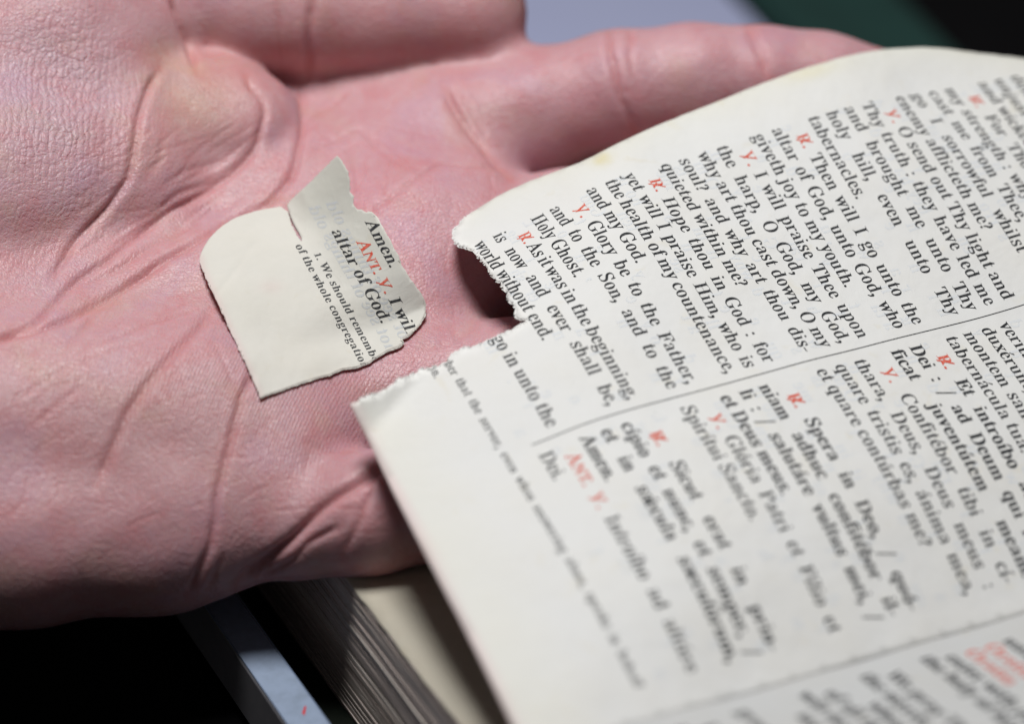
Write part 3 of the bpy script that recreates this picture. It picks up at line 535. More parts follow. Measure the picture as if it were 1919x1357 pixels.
GLYPH['?'] = _merge(_shift(dot, 0.06), _glyph([[(0.14, 0.16), (0.18, 0.16), (0.20, 0.26), (0.34, 0.40), (0.34, 0.54), (0.24, 0.63), (0.10, 0.62), (0.04, 0.54), (0.07, 0.47), (0.12, 0.48), (0.12, 0.56), (0.19, 0.59), (0.24, 0.54), (0.24, 0.43), (0.14, 0.29)]], 0.4), adv=0.42)
acute = _glyph([[(0.0, 0.52), (0.03, 0.51), (0.20, 0.66), (0.15, 0.70)]], 0)
for base_c, ac in (('a', '\u00e1'), ('e', '\u00e9'), ('o', '\u00f3'), ('u', '\u00fa')):
    g = GLYPH[base_c]; GLYPH[ac] = _merge(g, _shift(acute, g[0] / 2 - 0.06), adv=g[0])
gi = GLYPH['i']
keep = [t for t in gi[2] if gi[1][list(t), 1].max() < 0.52]
GLYPH['\u00ed'] = _merge((0, gi[1], keep), _shift(acute, gi[0] / 2 - 0.06), adv=gi[0])
GLYPH['\u00e6'] = _merge(GLYPH['a'], _shift(GLYPH['e'], GLYPH['a'][0] - 0.09), adv=GLYPH['a'][0] + GLYPH['e'][0] - 0.09)
GLYPH['\u01fd'] = _merge(GLYPH['\u00e6'], _shift(acute, 0.36), adv=GLYPH['\u00e6'][0])
bar = _glyph([[(0.10, -0.14), (0.15, -0.16), (0.62, 0.62), (0.57, 0.65)]], 0)
GLYPH['\u211f'] = _merge(_shift(GLYPH['R'], 0, 0, 0.86), _shift(bar, 0.12, 0.02, 0.9), adv=0.66)
GLYPH['\u2123'] = _merge(_shift(GLYPH['V'], 0, 0, 0.86), _shift(bar, 0.02, 0.02, 0.9), adv=0.66)
for c in 'NT':
    GLYPH[c.lower() + '_sc'] = _merge(_shift(GLYPH[c], 0, 0, 0.8), adv=GLYPH[c][0] * 0.8)
def chars_of(s):
    i = 0; out = []
    while i < len(s):
        if s.startswith('ANT.', i):
            out += [('A', 1), ('n_sc', 1), ('t_sc', 1), ('.', 1)]; i += 4; continue
        c = s[i]
        red = c in '\u211f\u2123'
        out.append((c, 1 if red else 0)); i += 1
        if red and i < len(s) and s[i] == '.': out.append(('.', 1)); i += 1
    return out
GX = 1.0                          # set width of the face
def width(ch, size, space): return sum((space if c == ' ' else GLYPH[c][0] * GX) * size for c, _ in ch)
SIZE = COLW / (width(chars_of('the health of my countenance,'), 1, 0.20))
def lay(s, u0, u1, v, size, full=False, bold=False, space=0.25):
    """Set one line of print; returns [(glyph, u, v, size, red, bold)]."""
    ch = chars_of(s); sp = space
    if full:
        n = sum(c == ' ' for c, _ in ch); w0 = width(ch, size, 0)
        sp = max(0.12, (u1 - u0 - w0) / max(n, 1) / size)
        over = (u0 + w0 + n * sp * size) - u1
        sx = 1.0 if over <= 0 else (u1 - u0) / (u1 - u0 + over)
    else: sx = 1.0
    x = u0; out = []
    for c, red in ch:
        if c == ' ': x += sp * size * sx; continue
        out.append((c, x, v, size, red, bold, sx * GX)); x += GLYPH[c][0] * size * sx * GX
    return out
R_, V_ = '\u211f. ', '\u2123. '
ENGLISH = {-10: ('the nation that is not holy :', 1), -9: ('deliver me from the', 1), -8: ('unjust and deceitful', 1), -7: ('and wicked man.', 0),
    -6: (R_ + 'For Thou, O God, art', 1), -5: ('my strength : why hast Thou', 1), -4: ('cast me from Thee, why do', 1), -3: ('go I sorrowful whilst the', 1), -2: ('enemy afflicteth me?', 0), -1: (V_ + 'O send out Thy light and', 1),
    0: ('Thy truth : they have led me', 1), 1: ('and brought me unto Thy', 1), 2: ('holy hill, even unto Thy', 1), 3: ('tabernacles.', 0), 4: (R_ + 'Then will I go unto the', 1), 5: ('altar of God, unto God, who', 1), 6: ('giveth joy to my youth.', 0),
    7: (V_ + 'I will praise Thee upon', 1), 8: ('the harp, O God, my God,', 1), 9: ('why art thou cast down, O my', 1), 10: ('soul? and why art thou dis-', 1), 11: ('quieted within me?', 0), 12: (R_ + 'Hope thou in God : for', 1),
    13: ('yet will I praise Him, who is', 1), 14: ('the health of my countenance,', 1), 15: ('and my God.', 0), 16: (V_ + 'Glory be to the Father,', 1), 17: ('and to the Son, and to the', 1), 18: ('Holy Ghost.', 0), 19: (R_ + 'As it was in the beginning,', 1),
    20: ('is now and ever shall be,', 1), 21: ('world without end.', 0), 22: ('Amen.', 0), 23: ('ANT. ' + V_ + 'I will go in unto the', 1), 24: ('altar of God.', 0)}
LATIN = {-1: (V_ + 'Emitte lucem tuam et', 1, 0), 0: ('veritatem tuam : ipsa me', 1, 0), 1: ('dux\u00e9runt, et addux\u00e9runt in', 1, 0), 2: ('montem sanctum tuum et in', 1, 0), 3: ('tabern\u00e1cula tua.', 0, 0), 4: (R_ + 'Et intro\u00edbo ad alt\u00e1re', 1, 1),
    5: ('Dei : / ad Deum qui l\u00e6t\u00ed-', 1, 1), 6: ('ficat juvent\u00fatem meam.', 1, 1), 7: (V_ + 'Confit\u00e9bor tibi in c\u00ed-', 1, 0), 8: ('thara, Deus, Deus meus :', 1, 0), 9: ('quare tristis es, \u00e1nima mea,', 1, 0), 10: ('et quare cont\u00farbas me?', 0, 0),
    12: (R_ + 'Spera in Deo, / qu\u00f3-', 1, 1), 13: ('niam adhuc confit\u00e9bor il-', 1, 1), 14: ('li : / salut\u00e1re vultus mei, /', 1, 1), 15: ('et Deus meus.', 0, 1), 16: (V_ + 'Gl\u00f3ria Patri et F\u00edlio et', 1, 0), 17: ('Spir\u00edtui Sancto.', 0, 0),
    19: (R_ + 'Sicut erat in prin-', 1, 1), 20: ('c\u00edpio et nunc, et semper, /', 1, 1), 21: ('et in s\u01fdcula s\u00e6cul\u00f3rum,', 1, 1), 22: ('Amen.', 0, 1), 23: ('ANT. ' + V_ + 'Intro\u00edbo ad alt\u00e1re', 1, 0), 24: ('Dei.', 0, 0)}
PAGE_TEXT = {'english': [], 'latin': [], 'footnote': []}
for k, (s_, full) in ENGLISH.items():
    ind = 2.7 if s_[0] in '\u211f\u2123' else (2.9 if s_.startswith('ANT') else 0)
    PAGE_TEXT['english'] += lay(s_, ind, COLW, k * PITCH, SIZE, bool(full))
for k, (s_, full, b) in LATIN.items():
    ind = 3.2 if s_[0] in '\u211f\u2123' else (2.2 if s_.startswith('ANT') else 0)
    PAGE_TEXT['latin'] += lay(s_, LAT0 + ind, LAT0 + COLW, k * PITCH, SIZE, bool(full), bool(b))
FOOT = SIZE * 0.66
PAGE_TEXT['footnote'] += lay('1. We should remember that the server, even when answering alone, speaks in behalf', 3.2, LAT0 + COLW, 25.5 * PITCH, FOOT, True)
PAGE_TEXT['footnote'] += lay('of the whole congregation.', 0.5, 90, 26.22 * PITCH, FOOT, False, False, 0.30)
def set_type(name, glyphs, uv2p, mat, parent, want_red, lift, keep=None):
    """Printed letters as thin faces lying on the sheet; uv2p(u, v) -> (points, normals).
    keep(q) says which points still lie on the paper: letters end at a tear."""
    V, F, O = [], [], 0
    for c, u, v, size, red, bold, sx in glyphs:
        if bool(red) != bool(want_red): continue
        _, pts, tris = GLYPH[c]
        if size < SIZE * 0.9: sx = sx * 0.93
        q = np.stack([u + pts[:, 0] * size * sx, v - pts[:, 1] * size], -1)
        for dup in ((0.0, 0.0), (0.095 if bold else 0.045, 0.004)):
            qq = q + np.array([dup[0] * size * 0.55 - (0.0 if not bold else 0.01), 0])
            tt = tris
            if keep is not None:
                ok = keep(qq)
                if not ok.any(): continue
                if not ok.all(): tt = [t for t in tris if ok[list(t)].all()]
                if not tt: continue
            V.append(np.column_stack([qq, np.full(len(qq), dup[1])])); F += [tuple(O + i for i in t) for t in tt]; O += len(qq)
    if not V: return None
    V = np.vstack(V)
    P, N = uv2p(V[:, 0], V[:, 1])
    P = P + N * (lift + V[:, 2])[:, None]
    Fa = np.array(F)
    used, inv = np.unique(Fa, return_inverse=True); Fa = inv.reshape(Fa.shape); P = P[used]; N = N[used]
    fn = np.cross(P[Fa[:, 1]] - P[Fa[:, 0]], P[Fa[:, 2]] - P[Fa[:, 0]])
    fl = (fn * N[Fa[:, 0]]).sum(1) < 0
    Fa[fl] = Fa[fl][:, ::-1]
    return mesh(name, W(P), Fa.tolist(), mat, parent)
def torn_lip(name, line_px, depth_fn, inward, mat, parent, reach=2.6):
    """The thin feathered under-layer left bare along a tear."""
    ln_ = resample(line_px, 1.4); V, F = [], []; n = len(ln_)
    tg = np.gradient(ln_, axis=0); tg /= np.linalg.norm(tg, axis=1, keepdims=True) + 1e-9
    nn = np.stack([tg[:, 1], -tg[:, 0]], -1); s_ = np.sign(((inward - ln_) * nn).sum(1)); nn = -nn * s_[:, None]
    amp = np.array([abs(noise.noise(Vector((a * 0.05, b * 0.05, 1.0)))) * 2.0 + 0.5 * abs(noise.noise(Vector((a * 0.31, b * 0.31, 5.0)))) for a, b in ln_]) * reach + rng.uniform(0, 0.5, n)
    zz = np.array([depth_fn(q) for q in ln_]); zz = np.convolve(np.pad(zz, 4, mode='edge'), np.ones(9) / 9, 'valid')
    for i in range(n):
        for k, (off, dz) in enumerate(((-4.0, 0.04), (0.3, 0.06), (float(amp[i]), 0.07))):
            q = ln_[i] + nn[i] * off
            V.append(ray(*q) * (zz[i] + dz)); V.append(ray(*q) * (zz[i] + dz + 0.02))
    for i in range(n - 1):
        a_, b_ = 6 * i, 6 * (i + 1)
        for k in (0, 2):
            F += [(a_ + k, b_ + k, b_ + k + 2, a_ + k + 2), (a_ + k + 1, a_ + k + 3, b_ + k + 3, b_ + k + 1)]
        F.append((a_ + 4, b_ + 4, b_ + 5, a_ + 5))
    o = mesh(name, W(np.array(V)), F, mat, parent, True)
    cattr(o.data, 'tint', np.full((len(V), 3), 1.08))
    return o
def fibres(name, line_px, depth_fn, inward, n, mat, parent, lmax=9.0):
    """Torn paper fibres standing out of a tear: thin tapering slivers."""
    line = np.asarray(line_px, float); V, F = [], []
    for _ in range(n):
        i = rng.integers(0, len(line) - 1); t = rng.random()
        p = line[i] * (1 - t) + line[i + 1] * t
        tg = line[i + 1] - line[i]; tg /= np.linalg.norm(tg) + 1e-9
        nn = np.array([tg[1], -tg[0]])
        if nn @ (inward - p) > 0: nn = -nn
        L = rng.gamma(2.0, lmax / 6); a = rng.normal(0, 0.8)
        dr = nn * math.cos(a) + tg * math.sin(a)
        w = rng.uniform(0.25, 0.7)
        p0 = p - dr * 3; mid = p + dr * L * 0.5 + tg * rng.normal(0, 0.6); tip = p + dr * L + tg * rng.normal(0, 1.2)
        z0 = depth_fn(p); zt = z0 - rng.uniform(-0.5, 0.9)
        o = len(V)
        for q, z, ww in ((p0, z0, w), (mid, (z0 + zt) / 2, w * 0.8), (tip, zt, 0.12)):
            for sg in (-1, 1):
                for dz in (0, 0.035):
                    V.append(ray(*(q + tg * ww * sg)) * (z + dz - 0.05))
        for b in (o, o + 4):
            F += [(b, b + 2, b + 6, b + 4), (b + 1, b + 5, b + 7, b + 3), (b, b + 4, b + 5, b + 1), (b + 2, b + 3, b + 7, b + 6)]
    return mesh(name, W(np.array(V)), F, mat, parent)

# ------------------------------------------------------------------ table and things lying on it
def table_pt(x, y, h=0.0): return on_plane(np.asarray(x, float), np.asarray(y, float), UP, -(TABLE - h))
tb = mesh('table', [(-1.5, -0.6, 0), (1.5, -0.6, 0), (1.5, 2.2, 0), (-1.5, 2.2, 0)], [(0, 1, 2, 3)], M_TABLE)
tag(tb, kind='structure')
def slab(name, px, h0, h1, mat, parent=None, bev=0.0):
    top = [table_pt(x, y, h1) for x, y in px]; n = len(px)
    bot = [p - UP * (h1 - h0) for p in top]
    V = W(np.array(top + bot))
    F = [list(range(n)), list(range(2 * n - 1, n - 1, -1))] + [[i, i + n, (i + 1) % n + n, (i + 1) % n] for i in range(n)]
    a = V[:n]; area = 0.5 * sum(a[i][0] * a[(i + 1) % n][1] - a[(i + 1) % n][0] * a[i][1] for i in range(n))
    if area < 0: F = [f[::-1] for f in F]
    o = mesh(name, V, F, mat, parent)
    if bev:
        b = o.modifiers.new('bevel', 'BEVEL'); b.width = bev; b.segments = 2
    return o
sh = slab('paper_sheet', [(760, 190), (1560, 190), (1310, -70), (770, -70)], 0.0, 0.4, M_SHEET)
tag(sh, 'blurred lavender white sheet of paper lying behind the thumb and index finger', 'paper')
# folded dark green cloth: three soft layers
gp = [(1580, 190), (1850, 190), (1610, -60), (1330, -60)]
def soft_layer(px, h0, h1):
    c = [table_pt(x, y, 0) for x, y in px]; V = []; F = []; n = 14
    for j in range(n + 1):
        for i in range(n + 1):
            a, b = i / n, j / n
            p = c[0] * (1 - a) * (1 - b) + c[1] * a * (1 - b) + c[2] * a * b + c[3] * (1 - a) * b
            e = min(a, 1 - a, b, 1 - b)
            h = h0 + (h1 - h0) * min(1, math.sqrt(max(e, 0) * 9)) + 0.9 * math.sin(7 * a + 3 * b) * min(1, e * 6)
            V.append(p + UP * max(h, h0))
    k = len(V)
    for j in range(n):
        for i in range(n):
            q = j * (n + 1) + i; F.append([q, q + 1, q + n + 2, q + n + 1])
    for j in range(n + 1):
        for i in range(n + 1):
            a, b = i / n, j / n
            V.append(c[0] * (1 - a) * (1 - b) + c[1] * a * (1 - b) + c[2] * a * b + c[3] * (1 - a) * b + UP * (h0 - 0.4))
    for j in range(n):
        for i in range(n):
            q = k + j * (n + 1) + i; F.append([q, q + n + 1, q + n + 2, q + 1])
    ring = [i for i in range(n)] + [(n + 1) * i + n for i in range(n)] + [(n + 1) * n + n - i for i in range(n)] + [(n + 1) * (n - i) for i in range(n)]
    for a, b in zip(ring, ring[1:] + ring[:1]): F.append([b, a, a + k, b + k])
    return W(np.array(V)), F
cl = empty('folded_cloth', W(table_pt(1590, 60)))
for q in range(2):
    v, f = soft_layer([(x + (6 if q else 0), y) for x, y in gp], 0.5 + 2.6 * q, 2.9 + 2.6 * q)
    mesh('fold_layer', v - np.array(cl.location), f, M_GREEN, cl, True)
tag(cl, 'blurred dark green folded cloth behind the index fingertip', 'cloth')

# ------------------------------------------------------------------ the book
g0, g1 = leaf_base(GUTTER, 100.0), leaf_base(GUTTER, -20.0)
GD = (g1 - g0) / np.linalg.norm(g1 - g0)
GD = GD - (GD @ UP) * UP; GD /= np.linalg.norm(GD)              # toward the head of the page
DD = np.cross(GD, np.cross(ray(640, 1070), ray(850, 1340)))
DD = DD - (DD @ UP) * UP; DD = DD - (DD @ GD) * GD; DD /= np.linalg.norm(DD)
if DD[1] < 0: DD = -DD                                            # from fore-edge to spine
BP = on_plane(850, 1340, UP, -BLOCK_TOP)                          # foot edge of the page block
fz = on_plane(655, 1340, GD, BP @ GD)
BTH = float(-BLOCK_TOP - fz @ UP)
book = empty('prayer_book', W(BP))
tag(book, 'open old prayer book with one loose page, its lower corner torn away', 'book')
BO = np.array(book.location)
def book_mesh(name, P, F, mat, parent=None, smooth=False):
    return mesh(name, W(P) - (BO if parent is book else 0), F, mat, parent, smooth)
S0, S1, GLEN = -100.0, 13.0, 165.0
def blk(s, g, h): return BP + DD * s + GD * g + UP * h
# sheaves of leaves, each edge a little uneven
NS = 44; nseg = 70
V, F, C = [], [], []
ss = np.linspace(S0, S1, nseg)
base_wave = 0.35 * np.sin(ss * 0.09) + 0.25 * np.sin(ss * 0.23 + 1)
hs = np.cumsum(rng.uniform(0.35, 1.5, NS)); hs = np.r_[0, hs] / hs[-1] * (BTH - 0.3)
for q in range(NS):
    out = rng.normal(0, 0.05) + (0.16 if rng.random() < 0.14 else 0)
    fr = np.cumsum(rng.normal(0, 0.02, nseg)); fr -= np.linspace(fr[0], fr[-1], nseg); fr = np.convolve(np.pad(fr, 2, mode='edge'), np.ones(5) / 5, 'valid')
    sag = base_wave * (1 - q / NS) + (0.03 * np.sin(ss * rng.uniform(0.1, 0.5) + rng.uniform(0, 6)))
    o = len(V); sh_ = rng.uniform(0.72, 1.0); pink = rng.uniform(0, 0.06)
    if q < 2: sh_ = 0.8
    for i, s_ in enumerate(ss):
        gf = -out - fr[i] * 0.7
        t, b = -0.3 - hs[q] + sag[i] * 0.5 - 0.02, -0.3 - hs[q + 1] + sag[i] * 0.5 + (rng.uniform(-0.02, 0.0) if rng.random() < 0.8 else 0.05)
        V += [blk(s_, gf, t), blk(s_, gf, b), blk(s_, GLEN, t), blk(s_, GLEN, b)]
        C += [(sh_, sh_ * (1 - pink), sh_ * (1 - pink))] * 4
        if i:
            a_, c_ = o + 4 * (i - 1), o + 4 * i
            F += [(a_, c_, c_ + 1, a_ + 1), (a_ + 2, a_ + 3, c_ + 3, c_ + 2), (a_, a_ + 2, c_ + 2, c_), (a_ + 1, c_ + 1, c_ + 3, a_ + 3)]
    e_ = o + 4 * (nseg - 1)
    F += [(o, o + 1, o + 3, o + 2), (e_, e_ + 2, e_ + 3, e_ + 1)]
pb = book_mesh('page_block', np.array(V), F, M_EDGES, book)
pb['kind'] = 'stuff'; cattr(pb.data, 'shade', C)
# the page on top of the block, softly cockled
nx, ny = 70, 40; V = []; F = []
for i, s_ in enumerate(np.linspace(S0, S1, nx)):
    for j, g_ in enumerate(np.linspace(-0.1, GLEN, ny)):
        bw = np.interp(s_, ss, base_wave)
        h = 0.10 + 0.5 * bw * math.exp(-g_ / 25) - 0.35 * math.exp(-g_ / 1.6) + 0.5 * math.sin(s_ * 0.15 + g_ * 0.06) * min(1, g_ / 30)
        V.append(blk(s_, g_ + 0.12 * math.sin(s_ * 0.8) * (j == 0), h))
F = [(i * ny + j, (i + 1) * ny + j, (i + 1) * ny + j + 1, i * ny + j + 1) for i in range(nx - 1) for j in range(ny - 1)]
tp = book_mesh('under_page', np.array(V), F, M_PAGE, book, True)
tp.modifiers.new('thickness', 'SOLIDIFY').thickness = 0.00012
# cover boards
def board(name, s0, s1, gA, gB, h0, h1, mat, parent):
    P = [blk(s, g, h) for h in (h0, h1) for s, g in ((s0, gA), (s1, gA), (s1, gB), (s0, gB))]
    o = book_mesh(name, np.array(P), [(0, 1, 2, 3), (7, 6, 5, 4), (0, 4, 5, 1), (1, 5, 6, 2), (2, 6, 7, 3), (3, 7, 4, 0)], mat, parent)
    bm = bmesh.new(); bm.from_mesh(o.data); bmesh.ops.recalc_face_normals(bm, faces=bm.faces)
    bmesh.ops.bevel(bm, geom=bm.edges[:], offset=0.0007, segments=2, affect='EDGES', profile=0.5); bm.to_mesh(o.data); bm.free()
    return o
board('back_cover', S0 - 4, S1 + 8, -COVER_OUT, GLEN + 4, -BTH - 3.0, -BTH - 0.02, M_COVER, book)

# the loose leaf
lv, lf = cut_sheet(leaf_outline, 1.5)
LPt = leaf_point(lv[:, 0], lv[:, 1])
leaf, LN = thick_sheet('torn_leaf', LPt, lf, 0.10, M_LEAF, None)
n_ = len(lv)
tint = np.ones((n_ * 2, 3)); d_low = seg_dist(lv, np.vstack([edge_low, low_end[None]])); d_top = seg_dist(lv, edge_top)
k1 = np.exp(-(d_low / 0.9) ** 2)[:, None]; k2 = np.exp(-(d_top / 3.0))[:, None]
tint[:n_] = 1 - k1 * np.array([0.02, 0.17, 0.13]) - k2 * np.array([0.02, 0.03, 0.10])
st = leaf_uv([(1128, 298)])[0]; k3 = np.exp(-(np.hypot(*(lv - st).T) / 1.5) ** 2)[:, None]
st2 = leaf_uv([(1520, 134)])[0]; k4 = np.exp(-(np.hypot((lv[:, 0] - st2[0]) / 1.5, (lv[:, 1] - st2[1]) / 5) ** 2))[:, None]
tint[:n_] -= k3 * np.array([0.06, 0.14, 0.42]) + k4 * np.array([0.0, 0.03, 0.16])
d_tear = seg_dist(lv, np.vstack([tear_low[8:], tear_up]))
tint[:n_] += np.exp(-(d_tear / 0.9) ** 2)[:, None] * 0.13
lowm = np.clip((lv[:, 1] - 27 * PITCH) / 10, 0, 1)[:, None] * np.array([0.0, 0.006, 0.05])
tint[:n_] -= lowm; tint[n_:] = tint[:n_]
cattr(leaf.data, 'tint', tint)
def to_child(o, par):
    o.data.transform(Matrix.Translation(-Vector(BO))) if par is book else None
    o.parent = par
to_child(leaf, book)
OUT = leaf_outline
def inside_leaf(q): return poly_inside(q, OUT)
def leaf_map(u, v): return leaf_point(u, v), leaf_normal(u, v)
for nm, key, red, mat in (('english_lines', 'english', 0, M_INK), ('english_rubrics', 'english', 1, M_RED), ('latin_lines', 'latin', 0, M_INK),
                          ('latin_rubrics', 'latin', 1, M_RED), ('footnote_line', 'footnote', 0, M_SMALL)):
    o = set_type(nm, PAGE_TEXT[key], leaf_map, mat, None, red, 0.03, inside_leaf)
    if o:
        o.data.transform(Matrix.Translation(-Vector(BO))); o.parent = leaf
# faint print of the other side, mirrored
ghost = []
for k, (s_, full) in ENGLISH.items():
    for c, u, v, size, red, bold, sx in lay(s_, 0, COLW, 0, SIZE, True):
        if rng.random() < 0.3: ghost.append((c, u, (k + 0.45) * PITCH, size, 0, 0, sx))
def ghost_map(u, v): return leaf_map(LAT0 + COLW - u, v)
gk = lambda q: poly_inside(np.stack([LAT0 + COLW - q[:, 0], q[:, 1]], -1), OUT)
g2 = [(c, u, v, s_, r, b, x) for c, u, v, s_, r, b, x in ghost] + [(c, u + LAT0, v, s_, r, b, x) for c, u, v, s_, r, b, x in ghost]
o = set_type('show_through', g2, ghost_map, M_GHOST, None, 0, 0.016, gk)
o.data.transform(Matrix.Translation(-Vector(BO))); o.parent = leaf
# rule between the columns
rv = np.linspace(-12 * PITCH, 24.0 * PITCH, 160); RU = (COLW + LAT0) / 2 - 0.1
V, F = [], []
for i, v_ in enumerate(rv):
    for sg in (-1, 1): V.append((RU + sg * 0.10, v_))
    if i: F.append((2 * i - 2, 2 * i - 1, 2 * i + 1, 2 * i))
V = np.array(V); P, N = leaf_map(V[:, 0], V[:, 1]); P = P + N * 0.03
Fa = np.array(F); fn = np.cross(P[Fa[:, 1]] - P[Fa[:, 0]], P[Fa[:, 2]] - P[Fa[:, 0]]); fl = (fn * N[Fa[:, 0]]).sum(1) < 0; Fa[fl] = Fa[fl][:, ::-1]
o = mesh('column_rule', W(P) - BO, Fa.tolist(), M_INK, leaf)
tear_px = np.vstack([proj(leaf_point(*tear_low[6:].T)), proj(leaf_point(*tear_up[:-6].T))])
tear_z = np.r_[leaf_point(*tear_low[6:].T)[:, 2], leaf_point(*tear_up[:-6].T)[:, 2]]
tz = lambda p: float(tear_z[np.argmin(((tear_px - p) ** 2).sum(1))])
inn = np.array([1000.0, 640.0])
fb = fibres('torn_fibres', tear_px, tz, inn, 80, M_LEAF, None, 7.5)
fb.data.transform(Matrix.Translation(-Vector(BO))); fb.parent = leaf; fb['kind'] = 'stuff'
cattr(fb.data, 'tint', np.ones((len(fb.data.vertices), 3)))

lp = torn_lip('torn_lip', tear_px, tz, inn, M_LEAF, None)
lp.data.transform(Matrix.Translation(-Vector(BO))); lp.parent = leaf
# the facing page rises from the gutter
gA, gB = leaf_base(GUTTER, 37.0 * PITCH), leaf_base(GUTTER, -12.0 * PITCH)
tdir = np.cross(GD, np.cross(ray(1740, 1270), ray(1740 + 76, 1270 + 60))); tdir /= np.linalg.norm(tdir); print('facing rise', tdir @ UP, tdir @ DD, tdir @ GD)
if tdir[1] < 0: tdir = -tdir
FPL = 60.0
GD3 = (gB - gA) / np.linalg.norm(gB - gA); GLEN3 = np.linalg.norm(gB - gA)
def face_pt(a, b):     # a mm from the gutter, b mm up the gutter
    a = np.asarray(a, float); b = np.asarray(b, float)
    bend = 1.0 + 0.35 * np.sin(np.clip(a, 0, 60) * 0.12)
    return leaf_base(np.full_like(b, GUTTER), 37.0 * PITCH - b / GLEN3 * 49.0 * PITCH) + tdir * a[..., None] + UP * (bend - 0.90)[..., None]
V, F = [], []; nx, ny = 26, 40
aa, bb = np.meshgrid(np.r_[np.linspace(-4, 8, 13), np.linspace(10, FPL, 13)], np.linspace(0, GLEN3, ny), indexing='ij')
P = face_pt(aa, bb).reshape(-1, 3)
F = [(i * ny + j, (i + 1) * ny + j, (i + 1) * ny + j + 1, i * ny + j + 1) for i in range(nx - 1) for j in range(ny - 1)]
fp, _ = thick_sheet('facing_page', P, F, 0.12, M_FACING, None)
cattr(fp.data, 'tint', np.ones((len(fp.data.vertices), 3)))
fp.data.transform(Matrix.Translation(-Vector(BO))); fp.parent = book
def face_map(u, v):
    b = GLEN3 - v - 0; e = 0.1
    P = face_pt(u, b)
    n = np.cross(face_pt(u + e, b) - P, face_pt(u, b + e) - P); n /= np.linalg.norm(n, axis=-1, keepdims=True)
    n = n.reshape(P.shape)
    return P, np.where(n[..., 2:3] > 0, -n, n)
fl_txt = ['grace and glory be with us', 'that we may be heard, and', 'Lord, hear our prayer', 'and let our cry come', 'unto Thee. Let us pray', 'Take away from us our', 'sins, O Lord, that we may', 'enter with pure minds into', 'the holy of holies. Through', 'Christ our Lord. Amen.', 'We pray Thee, O Lord, by', 'the merits of Thy Saints', 'whose relics are here, and', 'of all the Saints, that Thou', 'wilt deign to pardon me all', 'my sins. Amen. Lord have', 'mercy upon us. Christ have']
gl, gr = [], []
for i in range(-2, 46):
    s_ = fl_txt[i % len(fl_txt)]; ind = [5.0, 3.5, 8.5, 5.0, 3.5, 11.0][i % 6]
    L_ = lay(s_, ind, 52, i * PITCH, SIZE * 1.06, False, True)
    if i in (22, 23, 9): gr.append([(c, u, v, z, 1, 0, x) for c, u, v, z, r, b, x in lay('Oratio', 5.0, 50, i * PITCH, SIZE * 1.1)])
    elif i % 7 != 5: gl += [(c, u, v, z, 0, b, x) for c, u, v, z, r, b, x in L_]
for nm, gg, red, mat in [('facing_lines', gl, 0, M_INK)] + [('facing_rubric', g, 1, M_RED) for g in gr]:
    o = set_type(nm, gg, face_map, mat, None, red, 0.03)
    o.data.transform(Matrix.Translation(-Vector(BO))); o.parent = fp
# leaves under the facing page, a solid wad down to the cover
top = face_pt(np.array([-1.0, 4.0, 12.0, FPL]), np.zeros(4)) - UP * 0.6
bot = [p - UP * (p @ UP + BLOCK_TOP + BTH) for p in top]
V = list(top) + bot; V = V + [p + GD3 * GLEN3 for p in V]; m_ = 4
F = [(0, 1, 5, 4), (1, 2, 6, 5), (2, 3, 7, 6)]; F += [tuple(reversed([x + 8 for x in f])) for f in F]
F += [(0, 8, 9, 1), (1, 9, 10, 2), (2, 10, 11, 3), (4, 5, 13, 12), (5, 6, 14, 13), (6, 7, 15, 14), (0, 4, 12, 8), (3, 11, 15, 7)]
rb = book_mesh('page_stack', np.array(V), F, M_EDGES, book); cattr(rb.data, 'shade', np.full((len(V), 3), 0.85))
bm = bmesh.new(); bm.from_mesh(rb.data); bmesh.ops.recalc_face_normals(bm, faces=bm.faces); bm.to_mesh(rb.data); bm.free()

# ------------------------------------------------------------------ white board under the book
hW = -275.5           # up-height of its face
def wp(x, y): return on_plane(x, y, UP, hW)
wl = wp(493, 1296.0); 
b0 = wl - DD * 150; b1 = wl + DD * 60
wb = empty('white_board', W(wl)); WO = np.array(wb.location)
tag(wb, 'narrow white topped board with grey side lying beside the prayer book', 'board')
def wboard(name, offs, h0, h1, mat):
    P = [p + GD * g + UP * h for h in (h0, h1) for p, g in ((b0, offs[0]), (b1, offs[0]), (b1, offs[1]), (b0, offs[1]))]
    o = mesh(name, W(np.array(P)) - WO, [(0, 1, 2, 3), (7, 6, 5, 4), (0, 4, 5, 1), (1, 5, 6, 2), (2, 6, 7, 3), (3, 7, 4, 0)], mat, wb)
    bm = bmesh.new(); bm.from_mesh(o.data); bmesh.ops.recalc_face_normals(bm, faces=bm.faces)
    bmesh.ops.bevel(bm, geom=bm.edges[:], offset=0.0004, segments=2, affect='EDGES', profile=0.5); bm.to_mesh(o.data); bm.free()
    return o
BH = TABLE + hW
wr = float((wp(571, 1288.0) - wl) @ GD)                # breadth of the face
wboard('dark_base', (1.5, wr - 0.5), -BH + 0.02, -11.02, M_COVER)
wboard('board_core', (0.0, wr), -11.0, -0.35, M_GREY)
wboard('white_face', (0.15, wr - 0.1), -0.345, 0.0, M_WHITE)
rp = [wp(*q) for q in ((566, 1338), (571, 1324), (574, 1325), (571, 1342))]
o = mesh('red_mark', W(np.array(rp) + UP * 0.03) - WO, [(0, 1, 2, 3)], M_REDPRINT, wb)
print('BTH', BTH, 'board', BH)

